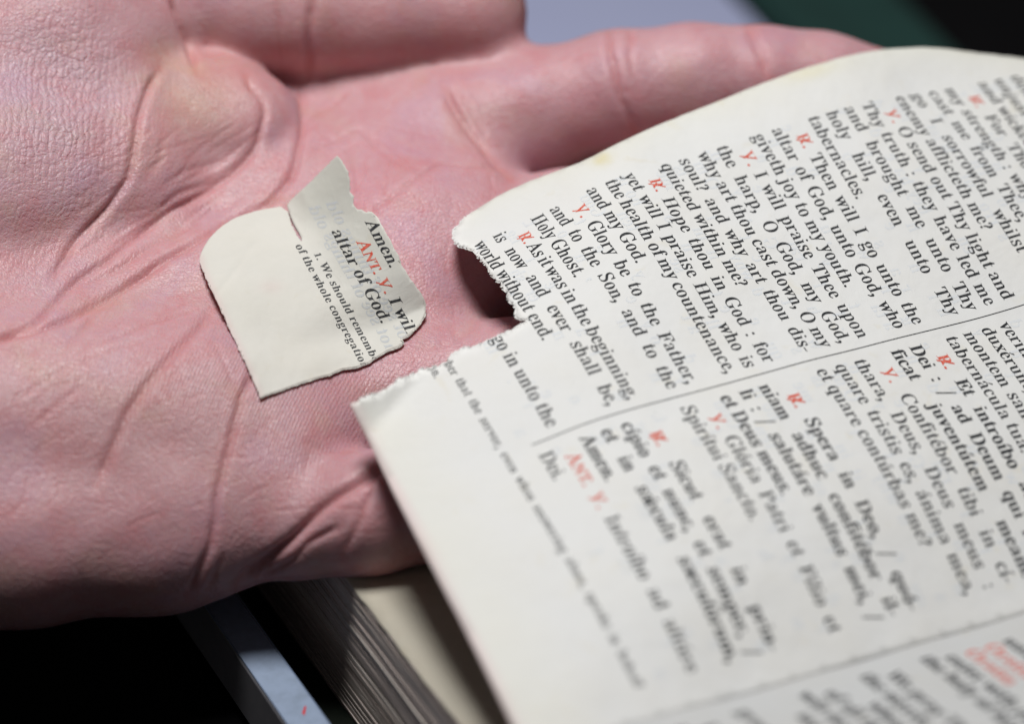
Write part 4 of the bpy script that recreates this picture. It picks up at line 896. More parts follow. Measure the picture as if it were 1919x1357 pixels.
# ------------------------------------------------------------------ the hand
HN = np.array([0.10, -0.62, -0.775]); HN /= np.linalg.norm(HN)
HC = float((ray(570, 540) * 474.0) @ HN)
def Q(x, y, d, r):
    z = HC / float(ray(x, y) @ HN) - d
    return np.r_[ray(x, y) * z, r]
E1 = np.array([1.0, 0, 0]); E1 -= (E1 @ HN) * HN; E1 /= np.linalg.norm(E1)
E2 = np.cross(HN, E1)
HO = ray(570, 540) * 474.0
def to_l(p): q = p[..., :3] - HO; return np.stack([q @ E1, q @ E2, q @ HN], -1)
def from_l(q): return HO + q[..., :1] * E1 + q[..., 1:2] * E2 + q[..., 2:3] * HN
HAND = []      # groups of chains: (blend mm, [chain, ...])
palm = [
    [Q(-520, 880, -19, 19), Q(-150, 885, -17.5, 19), Q(300, 870, -16, 16.5), Q(520, 862, -12, 13.5)],
    [Q(-520, 1005, -20, 12.6), Q(-150, 1012, -19, 12.6), Q(60, 1016, -17.5, 11.3), Q(300, 1000, -16, 10.7), Q(500, 961, -12, 9.9)],
    [Q(500, 225, -18, 11.5), Q(700, 205, -16, 11.5), Q(870, 225, -12, 11.2)],
    [Q(-520, 780, -15, 19), Q(-150, 780, -14, 18.5), Q(400, 800, -15.5, 15), Q(770, 745, -13, 11.5)],
    [Q(-520, 600, -16, 19), Q(-150, 600, -15, 18.5), Q(450, 600, -16, 14.5), Q(880, 485, -9.5, 12)],
    [Q(560, 500, -16, 12.5), Q(760, 440, -11.5, 12), Q(870, 400, -10, 11)], [Q(600, 600, -15, 12.5), Q(770, 600, -12.5, 11.5)],
    [Q(-520, 420, -15, 18), Q(-150, 420, -15, 18), Q(500, 400, -17, 13), Q(850, 265, -11, 11.5)],
    [Q(120, 790, -13.5, 15.5), Q(330, 770, -13, 14)],
]
thenar = [[Q(-520, 360, -6, 21), Q(-150, 350, -7, 21), Q(190, 300, -7, 17.5)],
          [Q(-20, 420, -6, 17), Q(220, 380, -7, 12)],
          [Q(-520, 120, 0, 22), Q(-150, 90, 2, 21), Q(120, 60, 4, 17), Q(262, 26, 5, 11)]]
web = [[Q(190, 300, -7.5, 15.5), Q(320, 270, -7, 13.6), Q(432, 262, -5.5, 11.8)], [Q(300, 215, -4.2, 9), Q(395, 212, -3.6, 8.8), Q(455, 245, -4.5, 9.4)]]
thumb = [[Q(180, -60, 3, 14), Q(470, 14, 8, 11.4), Q(582, 22, 8, 10.7), Q(700, 20, 8, 11.4), Q(876, 22, 8.5, 10.8)]]
index = [[Q(850, 265, -11, 11.5), Q(990, 215, -6, 11.6), Q(1160, 166, 2, 10.2), Q(1300, 152, 5, 10.0), Q(1430, 148, 6.5, 9.2), Q(1540, 154, 6.5, 8.7), Q(1668, 168, 5.5, 7.1)]]
middle = [[Q(880, 485, -9.5, 12), Q(1060, 440, -9, 11.0), Q(1250, 405, -5, 10), Q(1430, 360, -2, 9.4), Q(1640, 300, 0, 7.4)]]
ringf = [[Q(770, 745, -13, 11.5), Q(960, 720, -8, 10.6), Q(1130, 700, -5, 9.6), Q(1290, 670, -3, 9.0), Q(1450, 620, -2, 7.2)]]
pinky = [[Q(560, 985, -11, 9.0), Q(690, 962, -7, 9.6), Q(850, 948, -5.5, 8.4), Q(990, 930, -5, 8), Q(1110, 900, -3, 6.4)]]
def round_cone(p, a, b):
    """Distance to the hull of two spheres (tapered capsule)."""
    pa = p - a[:3].astype(np.float32); ba = (b[:3] - a[:3]).astype(np.float32)
    l2 = float(ba @ ba); t = np.clip((pa @ ba) / l2, 0, 1)
    q = pa - t[..., None] * ba
    return np.sqrt((q * q).sum(-1)) - (a[3] + t * (b[3] - a[3]))
def smin(a, b, k):
    h = np.maximum(k - np.abs(a - b), 0) / k
    return np.minimum(a, b) - h * h * k * 0.25
VOX = 0.85
lo = np.array([-128.0, -78.0, -40.0]); hi = np.array([122.0, 76.0, 40.0])
axs = [np.arange(lo[i], hi[i], VOX, dtype=np.float32) for i in range(3)]
gx, gy, gz = np.meshgrid(*axs, indexing='ij')
GP = np.stack([gx, gy, gz], -1)
def chain_field(chain, field, k):
    for a, b in zip(chain[:-1], chain[1:]):
        A = np.r_[to_l(a[None, :3])[0], a[3]]; B = np.r_[to_l(b[None, :3])[0], b[3]]
        r = max(A[3], B[3]) + 9
        s0 = np.minimum(A[:3], B[:3]) - r; s1 = np.maximum(A[:3], B[:3]) + r
        sl = tuple(slice(max(0, int((s0[i] - lo[i]) / VOX)), max(0, min(len(axs[i]), int((s1[i] - lo[i]) / VOX) + 2))) for i in range(3))
        d = round_cone(GP[sl], A, B)
        field[sl] = smin(field[sl], d, k)
def new_field(): return np.full(gx.shape, 12.0, np.float32)
def group(chains, k):
    f = new_field()
    for c in chains: chain_field(c, f, k)
    return f
FLD = group(palm, 9.0)
FLD = smin(FLD, group(thenar, 14.0), 3.0)
FLD = smin(FLD, group(web, 6.0), 1.8)
FLD = smin(FLD, group(thumb, 3.0), 1.3)
for ch, k in ((index, 4.0), (middle, 3.0), (ringf, 4.0), (pinky, 2.5)):
    FLD = smin(FLD, group(ch, 3.0), k)
def surface_net(f):
    ins = f < 0
    nx, ny, nz = f.shape
    c = ins[:-1, :-1, :-1].astype(np.int8)
    tot = sum(ins[i:nx - 1 + i, j:ny - 1 + j, k:nz - 1 + k].astype(np.int8) for i in (0, 1) for j in (0, 1) for k in (0, 1))
    cells = np.argwhere((tot > 0) & (tot < 8))
    idx = -np.ones((nx - 1, ny - 1, nz - 1), np.int64); idx[tuple(cells.T)] = np.arange(len(cells))
    acc = np.zeros((len(cells), 3)); cnt = np.zeros(len(cells))
    cor = [(i, j, k) for i in (0, 1) for j in (0, 1) for k in (0, 1)]
    val = {o: f[cells[:, 0] + o[0], cells[:, 1] + o[1], cells[:, 2] + o[2]] for o in cor}
    for o in cor:
        for a in range(3):
            if o[a]: continue
            p = list(o); p[a] = 1; p = tuple(p)
            m = (val[o] < 0) != (val[p] < 0)
            t = val[o] / np.where(val[o] == val[p], 1, val[o] - val[p])
            pt = np.tile(np.array(o, float), (len(cells), 1)); pt[:, a] = t
            acc[m] += pt[m]; cnt[m] += 1
    v = cells + acc / cnt[:, None]
    quads = []
    for a in range(3):
        b, c_ = (a + 1) % 3, (a + 2) % 3
        s0 = [slice(None)] * 3; s1 = [slice(None)] * 3; s0[a] = slice(0, -1); s1[a] = slice(1, None)
        ch = ins[tuple(s0)] != ins[tuple(s1)]
        e = np.argwhere(ch); 
        e = e[(e[:, b] > 0) & (e[:, c_] > 0) & (e[:, b] < f.shape[b] - 1) & (e[:, c_] < f.shape[c_] - 1)]
        sgn = ins[tuple(e.T)]
        def cell(db, dc):
            q = e.copy(); q[:, b] -= db; q[:, c_] -= dc
            return idx[tuple(q.T)]
        qd = np.stack([cell(1, 1), cell(0, 1), cell(0, 0), cell(1, 0)], -1)
        qd[~sgn] = qd[~sgn][:, ::-1]
        quads.append(qd)
    return v, np.vstack(quads)
hv, hq = surface_net(FLD)
hv = from_l(lo + hv * VOX)
def relax(v, q, n, w=0.5):
    e = np.vstack([q[:, [0, 1]], q[:, [1, 2]], q[:, [2, 3]], q[:, [3, 0]]])
    for _ in range(n):
        s_ = np.zeros_like(v); c_ = np.zeros(len(v))
        for i in range(3):
            s_[:, i] = np.bincount(e[:, 0], v[e[:, 1], i], len(v)) + np.bincount(e[:, 1], v[e[:, 0], i], len(v))
        c_ = np.bincount(e[:, 0], minlength=len(v)) + np.bincount(e[:, 1], minlength=len(v))
        v = v + w * (s_ / np.maximum(c_, 1)[:, None] - v)
    return v
hv = relax(hv, hq, 9)
tmp = mesh('hand_rough', W(hv), hq.tolist())
sub = tmp.modifiers.new('s', 'SUBSURF'); sub.levels = 1; sub.render_levels = 1
dg = bpy.context.evaluated_depsgraph_get()
hm = bpy.data.meshes.new_from_object(tmp.evaluated_get(dg), depsgraph=dg)
bpy.data.objects.remove(tmp)
hm.name = 'hand'
nvh = len(hm.vertices)
co = np.zeros(nvh * 3, np.float32); hm.vertices.foreach_get('co', co); co = co.reshape(-1, 3).astype(float)
nr = np.zeros(nvh * 3, np.float32); hm.vertices.foreach_get('normal', nr); nr = nr.reshape(-1, 3).astype(float)
MW = np.stack([RIGHT, FWD, UP], 0)          # world = MW @ lens
cl_ = (co * 1000 - np.array([0, 0, TABLE])) @ MW     # back to lens mm
nl = nr @ MW
hp = proj(cl_)
facing = -(nl * (cl_ / np.linalg.norm(cl_, axis=1, keepdims=True))).sum(1)
front = np.clip((facing + 0.15) / 0.4, 0, 1)
CREASES = [   # line, width px, depth mm, raised lip mm
    ([(560, 168), (569, 205), (567, 250), (548, 330), (505, 378), (442, 408), (361, 456), (306, 490), (265, 520), (199, 560), (129, 597), (60, 622), (-20, 640)], 9, 1.05, 0.25),
    ([(458, 140), (470, 160), (492, 185), (498, 212), (478, 280), (437, 324), (380, 365), (324, 394), (236, 457), (199, 490), (147, 524), (66, 605), (0, 634)], 9, 0.75, 0.3),
    ([(300, 128), (278, 165), (261, 215), (254, 262), (243, 332), (200, 392), (136, 457), (100, 520)], 9, 0.95, 0.35),
    ([(306, 250), (302, 300), (270, 336)], 10, 0.3, 0.12), ([(470, 296), (408, 340), (335, 362), (290, 400)], 8, 0.38, 0.2),
    ([(372, 420), (300, 452), (220, 505), (130, 545)], 9, 0.35, 0.2), ([(420, 300), (350, 318), (300, 352)], 7, 0.25, 0.1),
    ([(404, 578), (390, 596), (331, 656), (276, 719), (239, 774), (206, 848), (180, 912)], 12, 0.75, 0.25),
    ([(478, 690), (452, 745), (440, 795), (425, 855), (407, 921), (404, 955), (396, 1020), (366, 1088), (350, 1116)], 9, 0.7, 0.3),
    ([(760, 846), (725, 868), (693, 892), (640, 925), (604, 951), (553, 1006), (505, 1048), (464, 1080), (438, 1104)], 13, 1.5, 0.4),
    ([(640, 985), (577, 1018), (553, 1048), (480, 1086)], 8, 0.45, 0.25), ([(700, 905), (672, 985), (640, 1040)], 9, 0.35, 0.15), ([(420, 1040), (405, 1075), (385, 1105)], 6, 0.3, 0.1),
    ([(690, 400), (758, 350), (824, 306), (868, 309), (930, 318)], 6, 0.36, 0.08), ([(570, 232), (625, 195), (650, 175)], 6, 0.25, 0.12),
    ([(585, 282), (647, 254), (673, 240), (706, 280), (765, 317)], 6, 0.28, 0.1), ([(653, 262), (658, 313), (664, 362)], 6, 0.28, 0.08), ([(680, 245), (760, 300), (800, 330)], 7, 0.15, 0.1),
    ([(826, 158), (854, 206), (879, 250), (930, 305), (958, 334)], 12, 0.85, 0.3), ([(848, 150), (885, 215), (915, 262)], 7, 0.3, 0.2),
    ([(1138, 40), (1146, 110), (1162, 180), (1190, 250)], 10, 0.6, 0.2), ([(1176, 45), (1184, 120), (1200, 180)], 7, 0.25, 0.12),
    ([(1398, 40), (1424, 100), (1444, 150)], 11, 0.6, 0.15), ([(1150, 170), (1195, 172)], 9, 0.2, 0),
    ([(318, -10), (345, 60), (360, 105), (368, 132)], 8, 1.2, 0.3), ([(585, -10), (578, 70), (581, 150)], 11, 0.95, 0.35), ([(520, 10), (522, 70), (530, 130)], 8, 0.16, 0.06), ([(640, 60), (646, 120)], 6, 0.12, 0.05),
    ([(195, 641), (287, 605), (368, 579)], 6, 0.3, 0.1), ([(240, 650), (275, 676), (300, 690)], 5, 0.14, 0.05), ([(120, 655), (170, 600), (215, 560)], 7, 0.2, 0.12),
    ([(40, 742), (120, 690), (200, 655), (262, 642)], 6, 0.16, 0.06), ([(60, 800), (130, 740), (190, 700)], 6, 0.14, 0.06), ([(400, 640), (430, 700), (446, 742)], 6, 0.2, 0.08), ([(330, 560), (390, 535)], 6, 0.15, 0.05),
    ([(880, 620), (850, 640), (800, 655)], 7, 0.2, 0.1), ([(840, 610), (858, 640), (862, 668)], 6, 0.2, 0.08), ([(570, 830), (620, 850), (660, 846)], 6, 0.2, 0.12), ([(500, 960), (600, 950), (680, 955)], 3.5, 0.12, 0.1),
]
# many finer flexure lines
fan = []
for _ in range(90):
    x, y = rng.uniform(0, 470), rng.uniform(560, 1060); a = math.radians(rng.normal(-42, 22)); L_ = rng.uniform(20, 80)
    fan.append(([(x, y), (x + L_ * .5 * math.cos(a) + rng.normal(0, 3), y + L_ * .5 * math.sin(a) + rng.normal(0, 3)), (x + L_ * math.cos(a), y + L_ * math.sin(a))], rng.uniform(1.8, 3.2), rng.uniform(.06, .2), 0.03))
for _ in range(80):
    x, y = rng.uniform(570, 930), rng.uniform(170, 600); a = math.radians(rng.choice([-40, 60, 95, 20]) + rng.normal(0, 12)); L_ = rng.uniform(20, 70)
    fan.append(([(x, y), (x + L_ * math.cos(a), y + L_ * math.sin(a))], rng.uniform(1.8, 3.2), rng.uniform(.06, .2), 0.03))
for _ in range(60):
    x, y = rng.uniform(120, 520), rng.uniform(260, 520); a = math.radians(rng.normal(-33, 9)); L_ = rng.uniform(40, 130)
    fan.append(([(x, y), (x + L_ * math.cos(a), y + L_ * math.sin(a))], 3.6, rng.uniform(.06, .18), 0.05))
for _ in range(26):
    x, y = rng.uniform(430, 760), rng.uniform(870, 1060); a = math.radians(rng.normal(-35, 25)); L_ = rng.uniform(20, 60)
    fan.append(([(x, y), (x + L_ * math.cos(a), y + L_ * math.sin(a))], 3.0, rng.uniform(.05, .15), 0.04))
for _ in range(70):
    x, y = rng.uniform(20, 640), rng.uniform(620, 980); a = math.radians(rng.choice([-55, -20, 75, 100]) + rng.normal(0, 12)); L_ = rng.uniform(15, 60)
    fan.append(([(x, y), (x + L_ * .5 * math.cos(a) + rng.normal(0, 2.5), y + L_ * .5 * math.sin(a)), (x + L_ * math.cos(a), y + L_ * math.sin(a))], rng.uniform(1.6, 2.6), rng.uniform(.05, .14), 0.02))
disp = np.zeros(nvh); crs = np.zeros(nvh)
vis = np.where(front > 0.01)[0]; hx = hp[vis]
for line, w, dep, lip in CREASES + fan:
    ln_ = resample(line, 6, 0, 2); m = w * 3.2
    s_ = (hx[:, 0] > ln_[:, 0].min() - m) & (hx[:, 0] < ln_[:, 0].max() + m) & (hx[:, 1] > ln_[:, 1].min() - m) & (hx[:, 1] < ln_[:, 1].max() + m)
    if not s_.any(): continue
    p = hx[s_]
    # jitter the line a little so that it is not ruled
    j = np.array([noise.noise(Vector((a * 0.02, b * 0.02, w))) for a, b in ln_]) * min(w * 0.35, 3.0)
    ln_ = ln_ + np.stack([j, -j], -1)
    d = seg_dist(p, ln_)
    crs[vis[s_]] = np.maximum(crs[vis[s_]], np.exp(-(d / (w * 0.55 + 1.0)) ** 2) * min(1.0, 0.35 + dep))
    end = np.minimum(np.hypot(*(p - ln_[0]).T), np.hypot(*(p - ln_[-1]).T)); fade = np.clip(end / (w * 3.0), 0.15, 1)
    disp[vis[s_]] += (-dep * (0.82 if w > 7.5 else 0.8 if w > 4 else 0.75) * np.exp(-(d / (w * 0.85)) ** 2 * 1.4) + 0.22 * lip * np.exp(-((d - 1.9 * w) / (0.9 * w)) ** 2)) * fade
# soft unevenness of flesh
soft = np.array([noise.fractal(Vector(c * 55), 1.0, 2.0, 3) for c in co[vis]]) if False else 0.22 * np.sin(cl_[:, 0] * 0.31 + 1.3 * np.sin(cl_[:, 1] * 0.23)) * np.sin(cl_[:, 1] * 0.37 + np.sin(cl_[:, 0] * 0.19))
disp = disp * front + soft * 0.5
cl_ = cl_ + nl * disp[:, None]
hm.vertices.foreach_set('co', W(cl_).astype(np.float32).ravel()); hm.update()
# relief directions: papillary ridges, and the cross-hatched skin of the thumb side
x_, y_ = hp[:, 0], hp[:, 1]
wob = 9 * np.sin(x_ * 0.011 + y_ * 0.006) + 5 * np.sin(y_ * 0.017 - x_ * 0.007)
ridge = np.hypot(x_ - 960, (y_ - 1010) * 0.8) + wob
ridge_up = (y_ * 0.92 + x_ * 0.35) + wob
sel = np.clip((650 - y_) / 60, 0, 1) * np.clip((x_ - 520) / 60, 0, 1)
ridge = np.where(sel > 0.5, ridge_up, ridge)
rw = np.clip(np.exp(-((x_ - 330) / 330) ** 2 - ((y_ - 800) / 170) ** 2) * 1.35 + 0.3 * np.exp(-((x_ - 760) / 160) ** 2 - ((y_ - 700) / 110) ** 2) + 0.35 * np.exp(-((x_ - 740) / 160) ** 2 - ((y_ - 420) / 150) ** 2), 0, 1) * np.abs(sel * 2 - 1)
h1 = x_ + 0.10 * y_ + 0.0009 * (y_ - 250) ** 2 * 0.25 + 9 * np.sin(y_ * 0.012)
h2 = y_ + 0.22 * x_ + 8 * np.sin(x_ * 0.02)
hw = np.clip(1.25 * np.exp(-((x_ - 120) / 130) ** 2 - ((y_ - 190) / 170) ** 2) + 0.25 * np.exp(-((x_ - 120) / 150) ** 2 - ((y_ - 480) / 130) ** 2), 0, 1)
fattr(hm, 'crease', crs * front); fattr(hm, 'ridge', ridge); fattr(hm, 'ridge_w', rw * front); fattr(hm, 'hatch_a', h1); fattr(hm, 'hatch_b', h2); fattr(hm, 'hatch_w', hw * front)
# the skin's own colouring: redder pads and fingers, sallow stretched web, paler wrist
def blob(cx, cy, rx, ry=None): return np.exp(-((x_ - cx) / rx) ** 2 - ((y_ - cy) / (ry or rx)) ** 2)
BASE = np.array([0.535, 0.352, 0.380])
tn = np.tile(BASE, (nvh, 1))
def toward(col, w): 
    global tn
    tn = tn + np.clip(w, 0, 1)[:, None] * (np.array(col) - tn)
toward((0.535, 0.318, 0.365), 0.85 * blob(740, 360, 190, 170) + 0.6 * blob(700, 700, 160, 130))
toward((0.50, 0.375, 0.29), 0.75 * blob(365, 175, 85, 75) + 0.5 * blob(300, 100, 40, 30))
toward((0.50, 0.39, 0.445), 0.8 * blob(90, 180, 150, 190))
toward((0.52, 0.285, 0.29), 0.75 * blob(800, 90, 240, 80) + 0.6 * blob(440, 110, 110, 50))
toward((0.515, 0.315, 0.36), 0.6 * blob(1130, 160, 260, 110) + 0.5 * blob(1500, 110, 160, 70))
toward((0.47, 0.285, 0.32), 0.55 * blob(250, 1000, 320, 110) + 0.6 * blob(650, 860, 120, 70))
toward((0.455, 0.298, 0.31), 0.8 * blob(300, 800, 330, 150))
toward((0.53, 0.37, 0.41), 0.5 * blob(330, 640, 150, 60) + 0.4 * blob(900, 240, 60, 50))
tn = tn * np.array([1.08, 0.94, 0.925])
cattr(hm, 'tint', np.clip(tn, 0, 1))
sk = NT('skin')
def mask(fac, lo_, hi_): return sk.ramp(fac, [(lo_, (0, 0, 0)), (hi_, (1, 1, 1))])
n1 = sk.noise(150, 5, 0.62, None, 0.6); n2 = sk.noise(520, 4, 0.62); n3 = sk.noise(70, 4, 0.55, None, 0.8); n4 = sk.noise(1500, 3, 0.6)
tint_ = sk.attr('tint', 'Color')
red_ = sk.mix(1.0, tint_, (0.96, 0.70, 0.70), 'MULTIPLY'); pale = sk.mix(1.0, tint_, (1.05, 1.17, 1.14), 'MULTIPLY'); sallow = sk.mix(1.0, tint_, (0.97, 1.06, 0.88), 'MULTIPLY')
mauve = sk.mix(1.0, tint_, (0.90, 0.93, 1.06), 'MULTIPLY')
mx = sk.mix(sk.math('MULTIPLY', mask(n1, 0.44, 0.66), 0.55), tint_, red_)
mx = sk.mix(sk.math('MULTIPLY', mask(n3, 0.52, 0.68), 0.55), mx, sallow)
mx = sk.mix(sk.math('MULTIPLY', mask(sk.noise(85, 3, 0.5, None, 0.4), 0.53, 0.68), 0.55), mx, mauve)
mx = sk.mix(sk.math('MULTIPLY', mask(n2, 0.52, 0.72), 0.50), mx, pale)
mx = sk.mix(sk.math('MULTIPLY', mask(n4, 0.50, 0.75), 0.22), mx, red_)
mx = sk.mix(sk.math('MULTIPLY', sk.attr('crease'), 0.75), mx, sk.mix(1.0, mx, (1.0, 0.80, 0.76), 'MULTIPLY'))
sk.base(mx)
sk.l(sk.math('ADD', sk.math('MULTIPLY', n2, 0.22), 0.31), sk.b.inputs['Roughness'])
sk.b.inputs['Specular IOR Level'].default_value = 0.46
sk.b.inputs['Subsurface Weight'].default_value = 0.42
sk.b.inputs['Subsurface Radius'].default_value = (1.0, 0.26, 0.16)
sk.b.inputs['Subsurface Scale'].default_value = 0.003
def wave(attr, period, wobble):
    ph = sk.math('MULTIPLY', sk.math('ADD', sk.attr(attr), sk.math('MULTIPLY', sk.math('SUBTRACT', n2, 0.5), wobble)), 2 * math.pi / period)
    return sk.math('ADD', sk.math('MULTIPLY', sk.math('SINE', ph), 0.5), 0.5)
def cells(scale, stretch, thin):      # the fine lattice of lines between skin cells
    mp = sk.n('ShaderNodeMapping'); sk.l(sk.obj(), mp.inputs['Vector']); mp.inputs['Scale'].default_value = stretch
    mp.inputs['Rotation'].default_value = (0.3, 0.2, 0.5)
    ad = sk.n('ShaderNodeVectorMath'); ad.operation = 'ADD'; sk.l(mp.outputs[0], ad.inputs[0])
    nz = sk.n('ShaderNodeTexNoise'); nz.inputs['Scale'].default_value = scale * 0.35; nz.inputs['Detail'].default_value = 3; sk.l(mp.outputs[0], nz.inputs['Vector'])
    sc_ = sk.n('ShaderNodeVectorMath'); sc_.operation = 'SCALE'; sk.l(nz.outputs['Color'], sc_.inputs[0]); sc_.inputs['Scale'].default_value = 1.1 / scale; sk.l(sc_.outputs[0], ad.inputs[1])
    vo = sk.n('ShaderNodeTexVoronoi'); vo.feature = 'DISTANCE_TO_EDGE'; vo.inputs['Scale'].default_value = scale; sk.l(ad.outputs[0], vo.inputs['Vector'])
    return mask(vo.outputs['Distance'], 0.0, thin)
rid = sk.math('MULTIPLY', wave('ridge', 6.6, 5.0), sk.attr('ridge_w'))
drift = sk.math('MULTIPLY', sk.math('SUBTRACT', n1, 0.5), 46.0)
def lines(attr, period, wobble, sharp):
    ph = sk.math('ADD', sk.math('ADD', sk.attr(attr), drift), sk.math('MULTIPLY', sk.math('SUBTRACT', n2, 0.5), wobble))
    w_ = sk.math('SINE', sk.math('MULTIPLY', ph, 2 * math.pi / period))
    return sk.math('POWER', sk.math('ADD', sk.math('MULTIPLY', w_, 0.5), 0.5), sharp)
ha = sk.math('MULTIPLY', lines('hatch_a', 13.5, 12.0, 0.3), sk.math('ADD', sk.math('MULTIPLY', n3, 1.2), 0.1))
hb = sk.math('MULTIPLY', lines('hatch_b', 31.0, 26.0, 0.22), 0.5)
c3 = cells(560, (1.0, 0.8, 1.2), 0.22)
hat = sk.math('MULTIPLY', sk.math('ADD', sk.math('ADD', ha, hb), sk.math('MULTIPLY', c3, 0.55)), sk.attr('hatch_w'))
c1 = cells(620, (1.0, 1.9, 1.4), 0.14); c2 = cells(1150, (1.3, 1.0, 1.0), 0.2)
terms = ((rid, 0.05), (hat, 0.17), (c1, 0.032), (c2, 0.027), (n4, 0.05), (sk.noise(330, 4, 0.65), 0.18))
hh = None
for t_, w_ in terms:
    t_ = sk.math('MULTIPLY', t_, w_)
    hh = t_ if hh is None else sk.math('ADD', hh, t_)
sk.l(sk.bump(hh, 0.001, 1.0), sk.b.inputs['Normal'])
hand = link('hand', hm, sk.m, None, True)
hm.materials.clear(); hm.materials.append(sk.m)
hm.polygons.foreach_set('material_index', [0] * len(hm.polygons))
tag(hand, 'open left hand, palm up, holding a torn paper scrap under the lifted book page', 'hand')

# ------------------------------------------------------------------ the torn scrap lying on the palm
bv = BVHTree.FromPolygons([tuple(v) for v in W(cl_)], [tuple(p.vertices) for p in hm.polygons])
cam_o = Vector((0, 0, TABLE * 0.001))
def hand_z(x, y):
    d = WD(ray(x, y)); L_ = np.linalg.norm(d)
    h = bv.ray_cast(cam_o, Vector(d / L_))
    return h[3] * 1000 / L_ if h[0] is not None else None
CA, CB = np.array([536.0, 392.0]), np.array([700.0, 716.0])      # the crease
ct = (CB - CA) / np.linalg.norm(CB - CA); cn = np.array([ct[1], -ct[0]])   # cn points to the printed flap
_gx, _gy = np.meshgrid(np.linspace(370, 795, 40), np.linspace(285, 750, 40), indexing='ij')
_gx, _gy = _gx.ravel(), _gy.ravel()
_rough = np.array([(378, 480), (400, 430), (530, 385), (632, 290), (700, 400), (792, 575), (752, 640), (690, 684), (488, 748)], float)
_m = poly_inside(np.stack([_gx, _gy], -1), _rough); _gx, _gy = _gx[_m], _gy[_m]
_hz = np.array([hand_z(a, b) for a, b in zip(_gx, _gy)], float)
def _quad(x, y):
    a, b = (x - 570) / 200, (y - 540) / 200
    return np.stack([np.ones_like(a), a, b, a * b, a * a, b * b], -1)
_co = np.linalg.lstsq(_quad(_gx, _gy), _hz, rcond=None)[0]
resid = _hz - _quad(_gx, _gy) @ _co
_co[0] += np.percentile( resid, 12)
TENT = 2.6
HGX, HGY = np.arange(350, 831, 12.0), np.arange(270, 791, 12.0)
HGZ = np.array([[hand_z(a, b) or 500.0 for b in HGY] for a in HGX])
def skin_z(x, y):
    a = np.clip((x - HGX[0]) / 12, 0, len(HGX) - 1.01); b = np.clip((y - HGY[0]) / 12, 0, len(HGY) - 1.01)
    i, j = a.astype(int), b.astype(int); a, b = a - i, b - j
    return HGZ[i, j] * (1 - a) * (1 - b) + HGZ[i + 1, j] * a * (1 - b) + HGZ[i, j + 1] * (1 - a) * b + HGZ[i + 1, j + 1] * a * b
def scrap_z(x, y):
    x = np.asarray(x, float); y = np.asarray(y, float)
    z = _quad(x, y) @ _co - 0.1
    d = (x - CA[0]) * cn[0] + (y - CA[1]) * cn[1]; s_ = (x - CA[0]) * ct[0] + (y - CA[1]) * ct[1]
    lo_ = np.clip((s_ - 40) / 300, 0, 1)
    # a valley fold: the printed flap lifts on the right, the blank margin a little on the left
    lift = 0.5 * (d + np.sqrt(d * d + 60.0)) / 11.0
    z = z - lift * (0.52 - 0.30 * lo_) - np.clip(-d - 90, 0, 110) / 11.0 * 0.03
    up_ = np.clip((420 - y) / 130, 0, 1) * np.clip(d / 40, 0, 1)
    z = z - up_ ** 1.4 * 2.5                                      # the upper tip bends back
    rt = np.clip((d - 118) / 60, 0, 1)
    z = z + 0.9 * rt ** 2 * lo_
    z = z + 0.22 * np.sin(x * 0.035 + y * 0.02) * np.sin(y * 0.03 - x * 0.012)
    # a sharp old crease across the margin
    q1 = (x - 402) * 0.80 + (y - 558) * 0.60
    z = z + 0.16 * np.exp(-(q1 / 5) ** 2) * np.clip((-d - 20) / 60, 0, 1)
    z = z - 0.45 * np.exp(-((s_ - 318) / 7) ** 2) + 0.15 * np.exp(-((s_ - 306) / 5) ** 2)
    low_ = 0.75 * np.clip((s_ - 120) / 160, 0, 1) ** 2
    z = z + (skin_z(x, y) - 0.45 - z) * low_
    lim = skin_z(x, y) - 0.3; k = 1.2                              # paper rests on the skin, never in it
    h = np.maximum(k - np.abs(z - lim), 0) / k
    return np.minimum(z, lim) - h * h * k * 0.25
EDGE_L = [(488, 747), (470, 704), (452, 662), (430, 616), (409, 570), (390, 530), (377, 500), (374, 484), (380, 466), (392, 446), (410, 428), (434, 411), (462, 400), (492, 392), (524, 387)]
EDGE_N = [(524, 387), (534, 391), (541, 398), (543, 410), (548, 424), (556, 438), (566, 452)]
EDGE_F = [(566, 452), (562, 440), (553, 425), (546, 410), (541, 397), (536, 385), (545, 374), (572, 350), (600, 322), (622, 300), (632, 291)]
EDGE_R = [(632, 291), (641, 301), (650, 318), (656, 340), (657, 358), (661, 366), (663, 384), (668, 391), (680, 394), (688, 397), (697, 397), (707, 409), (720, 432), (731, 450), (738, 468), (745, 477), (751, 495), (760, 511), (774, 530), (788, 549), (797, 571), (796, 592), (788, 608), (775, 621), (762, 632), (752, 638), (757, 642), (746, 652), (728, 658), (712, 668), (690, 682), (668, 690), (640, 694), (618, 704), (590, 711), (556, 722), (530, 732), (505, 740), (488, 747)]
ol = np.vstack([resample(EDGE_L[:8], 3.0, 0.6)[:-1], resample(EDGE_L[7:], 6, 0.12, 1)[:-1], resample(EDGE_N, 3, 0.5)[:-1], resample(EDGE_F, 5, 0.15)[:-1], resample(EDGE_R, 3.2, 0.55)[:-1]])
sv, sf = cut_sheet(ol, 4.5)
SZ = scrap_z(sv[:, 0], sv[:, 1])
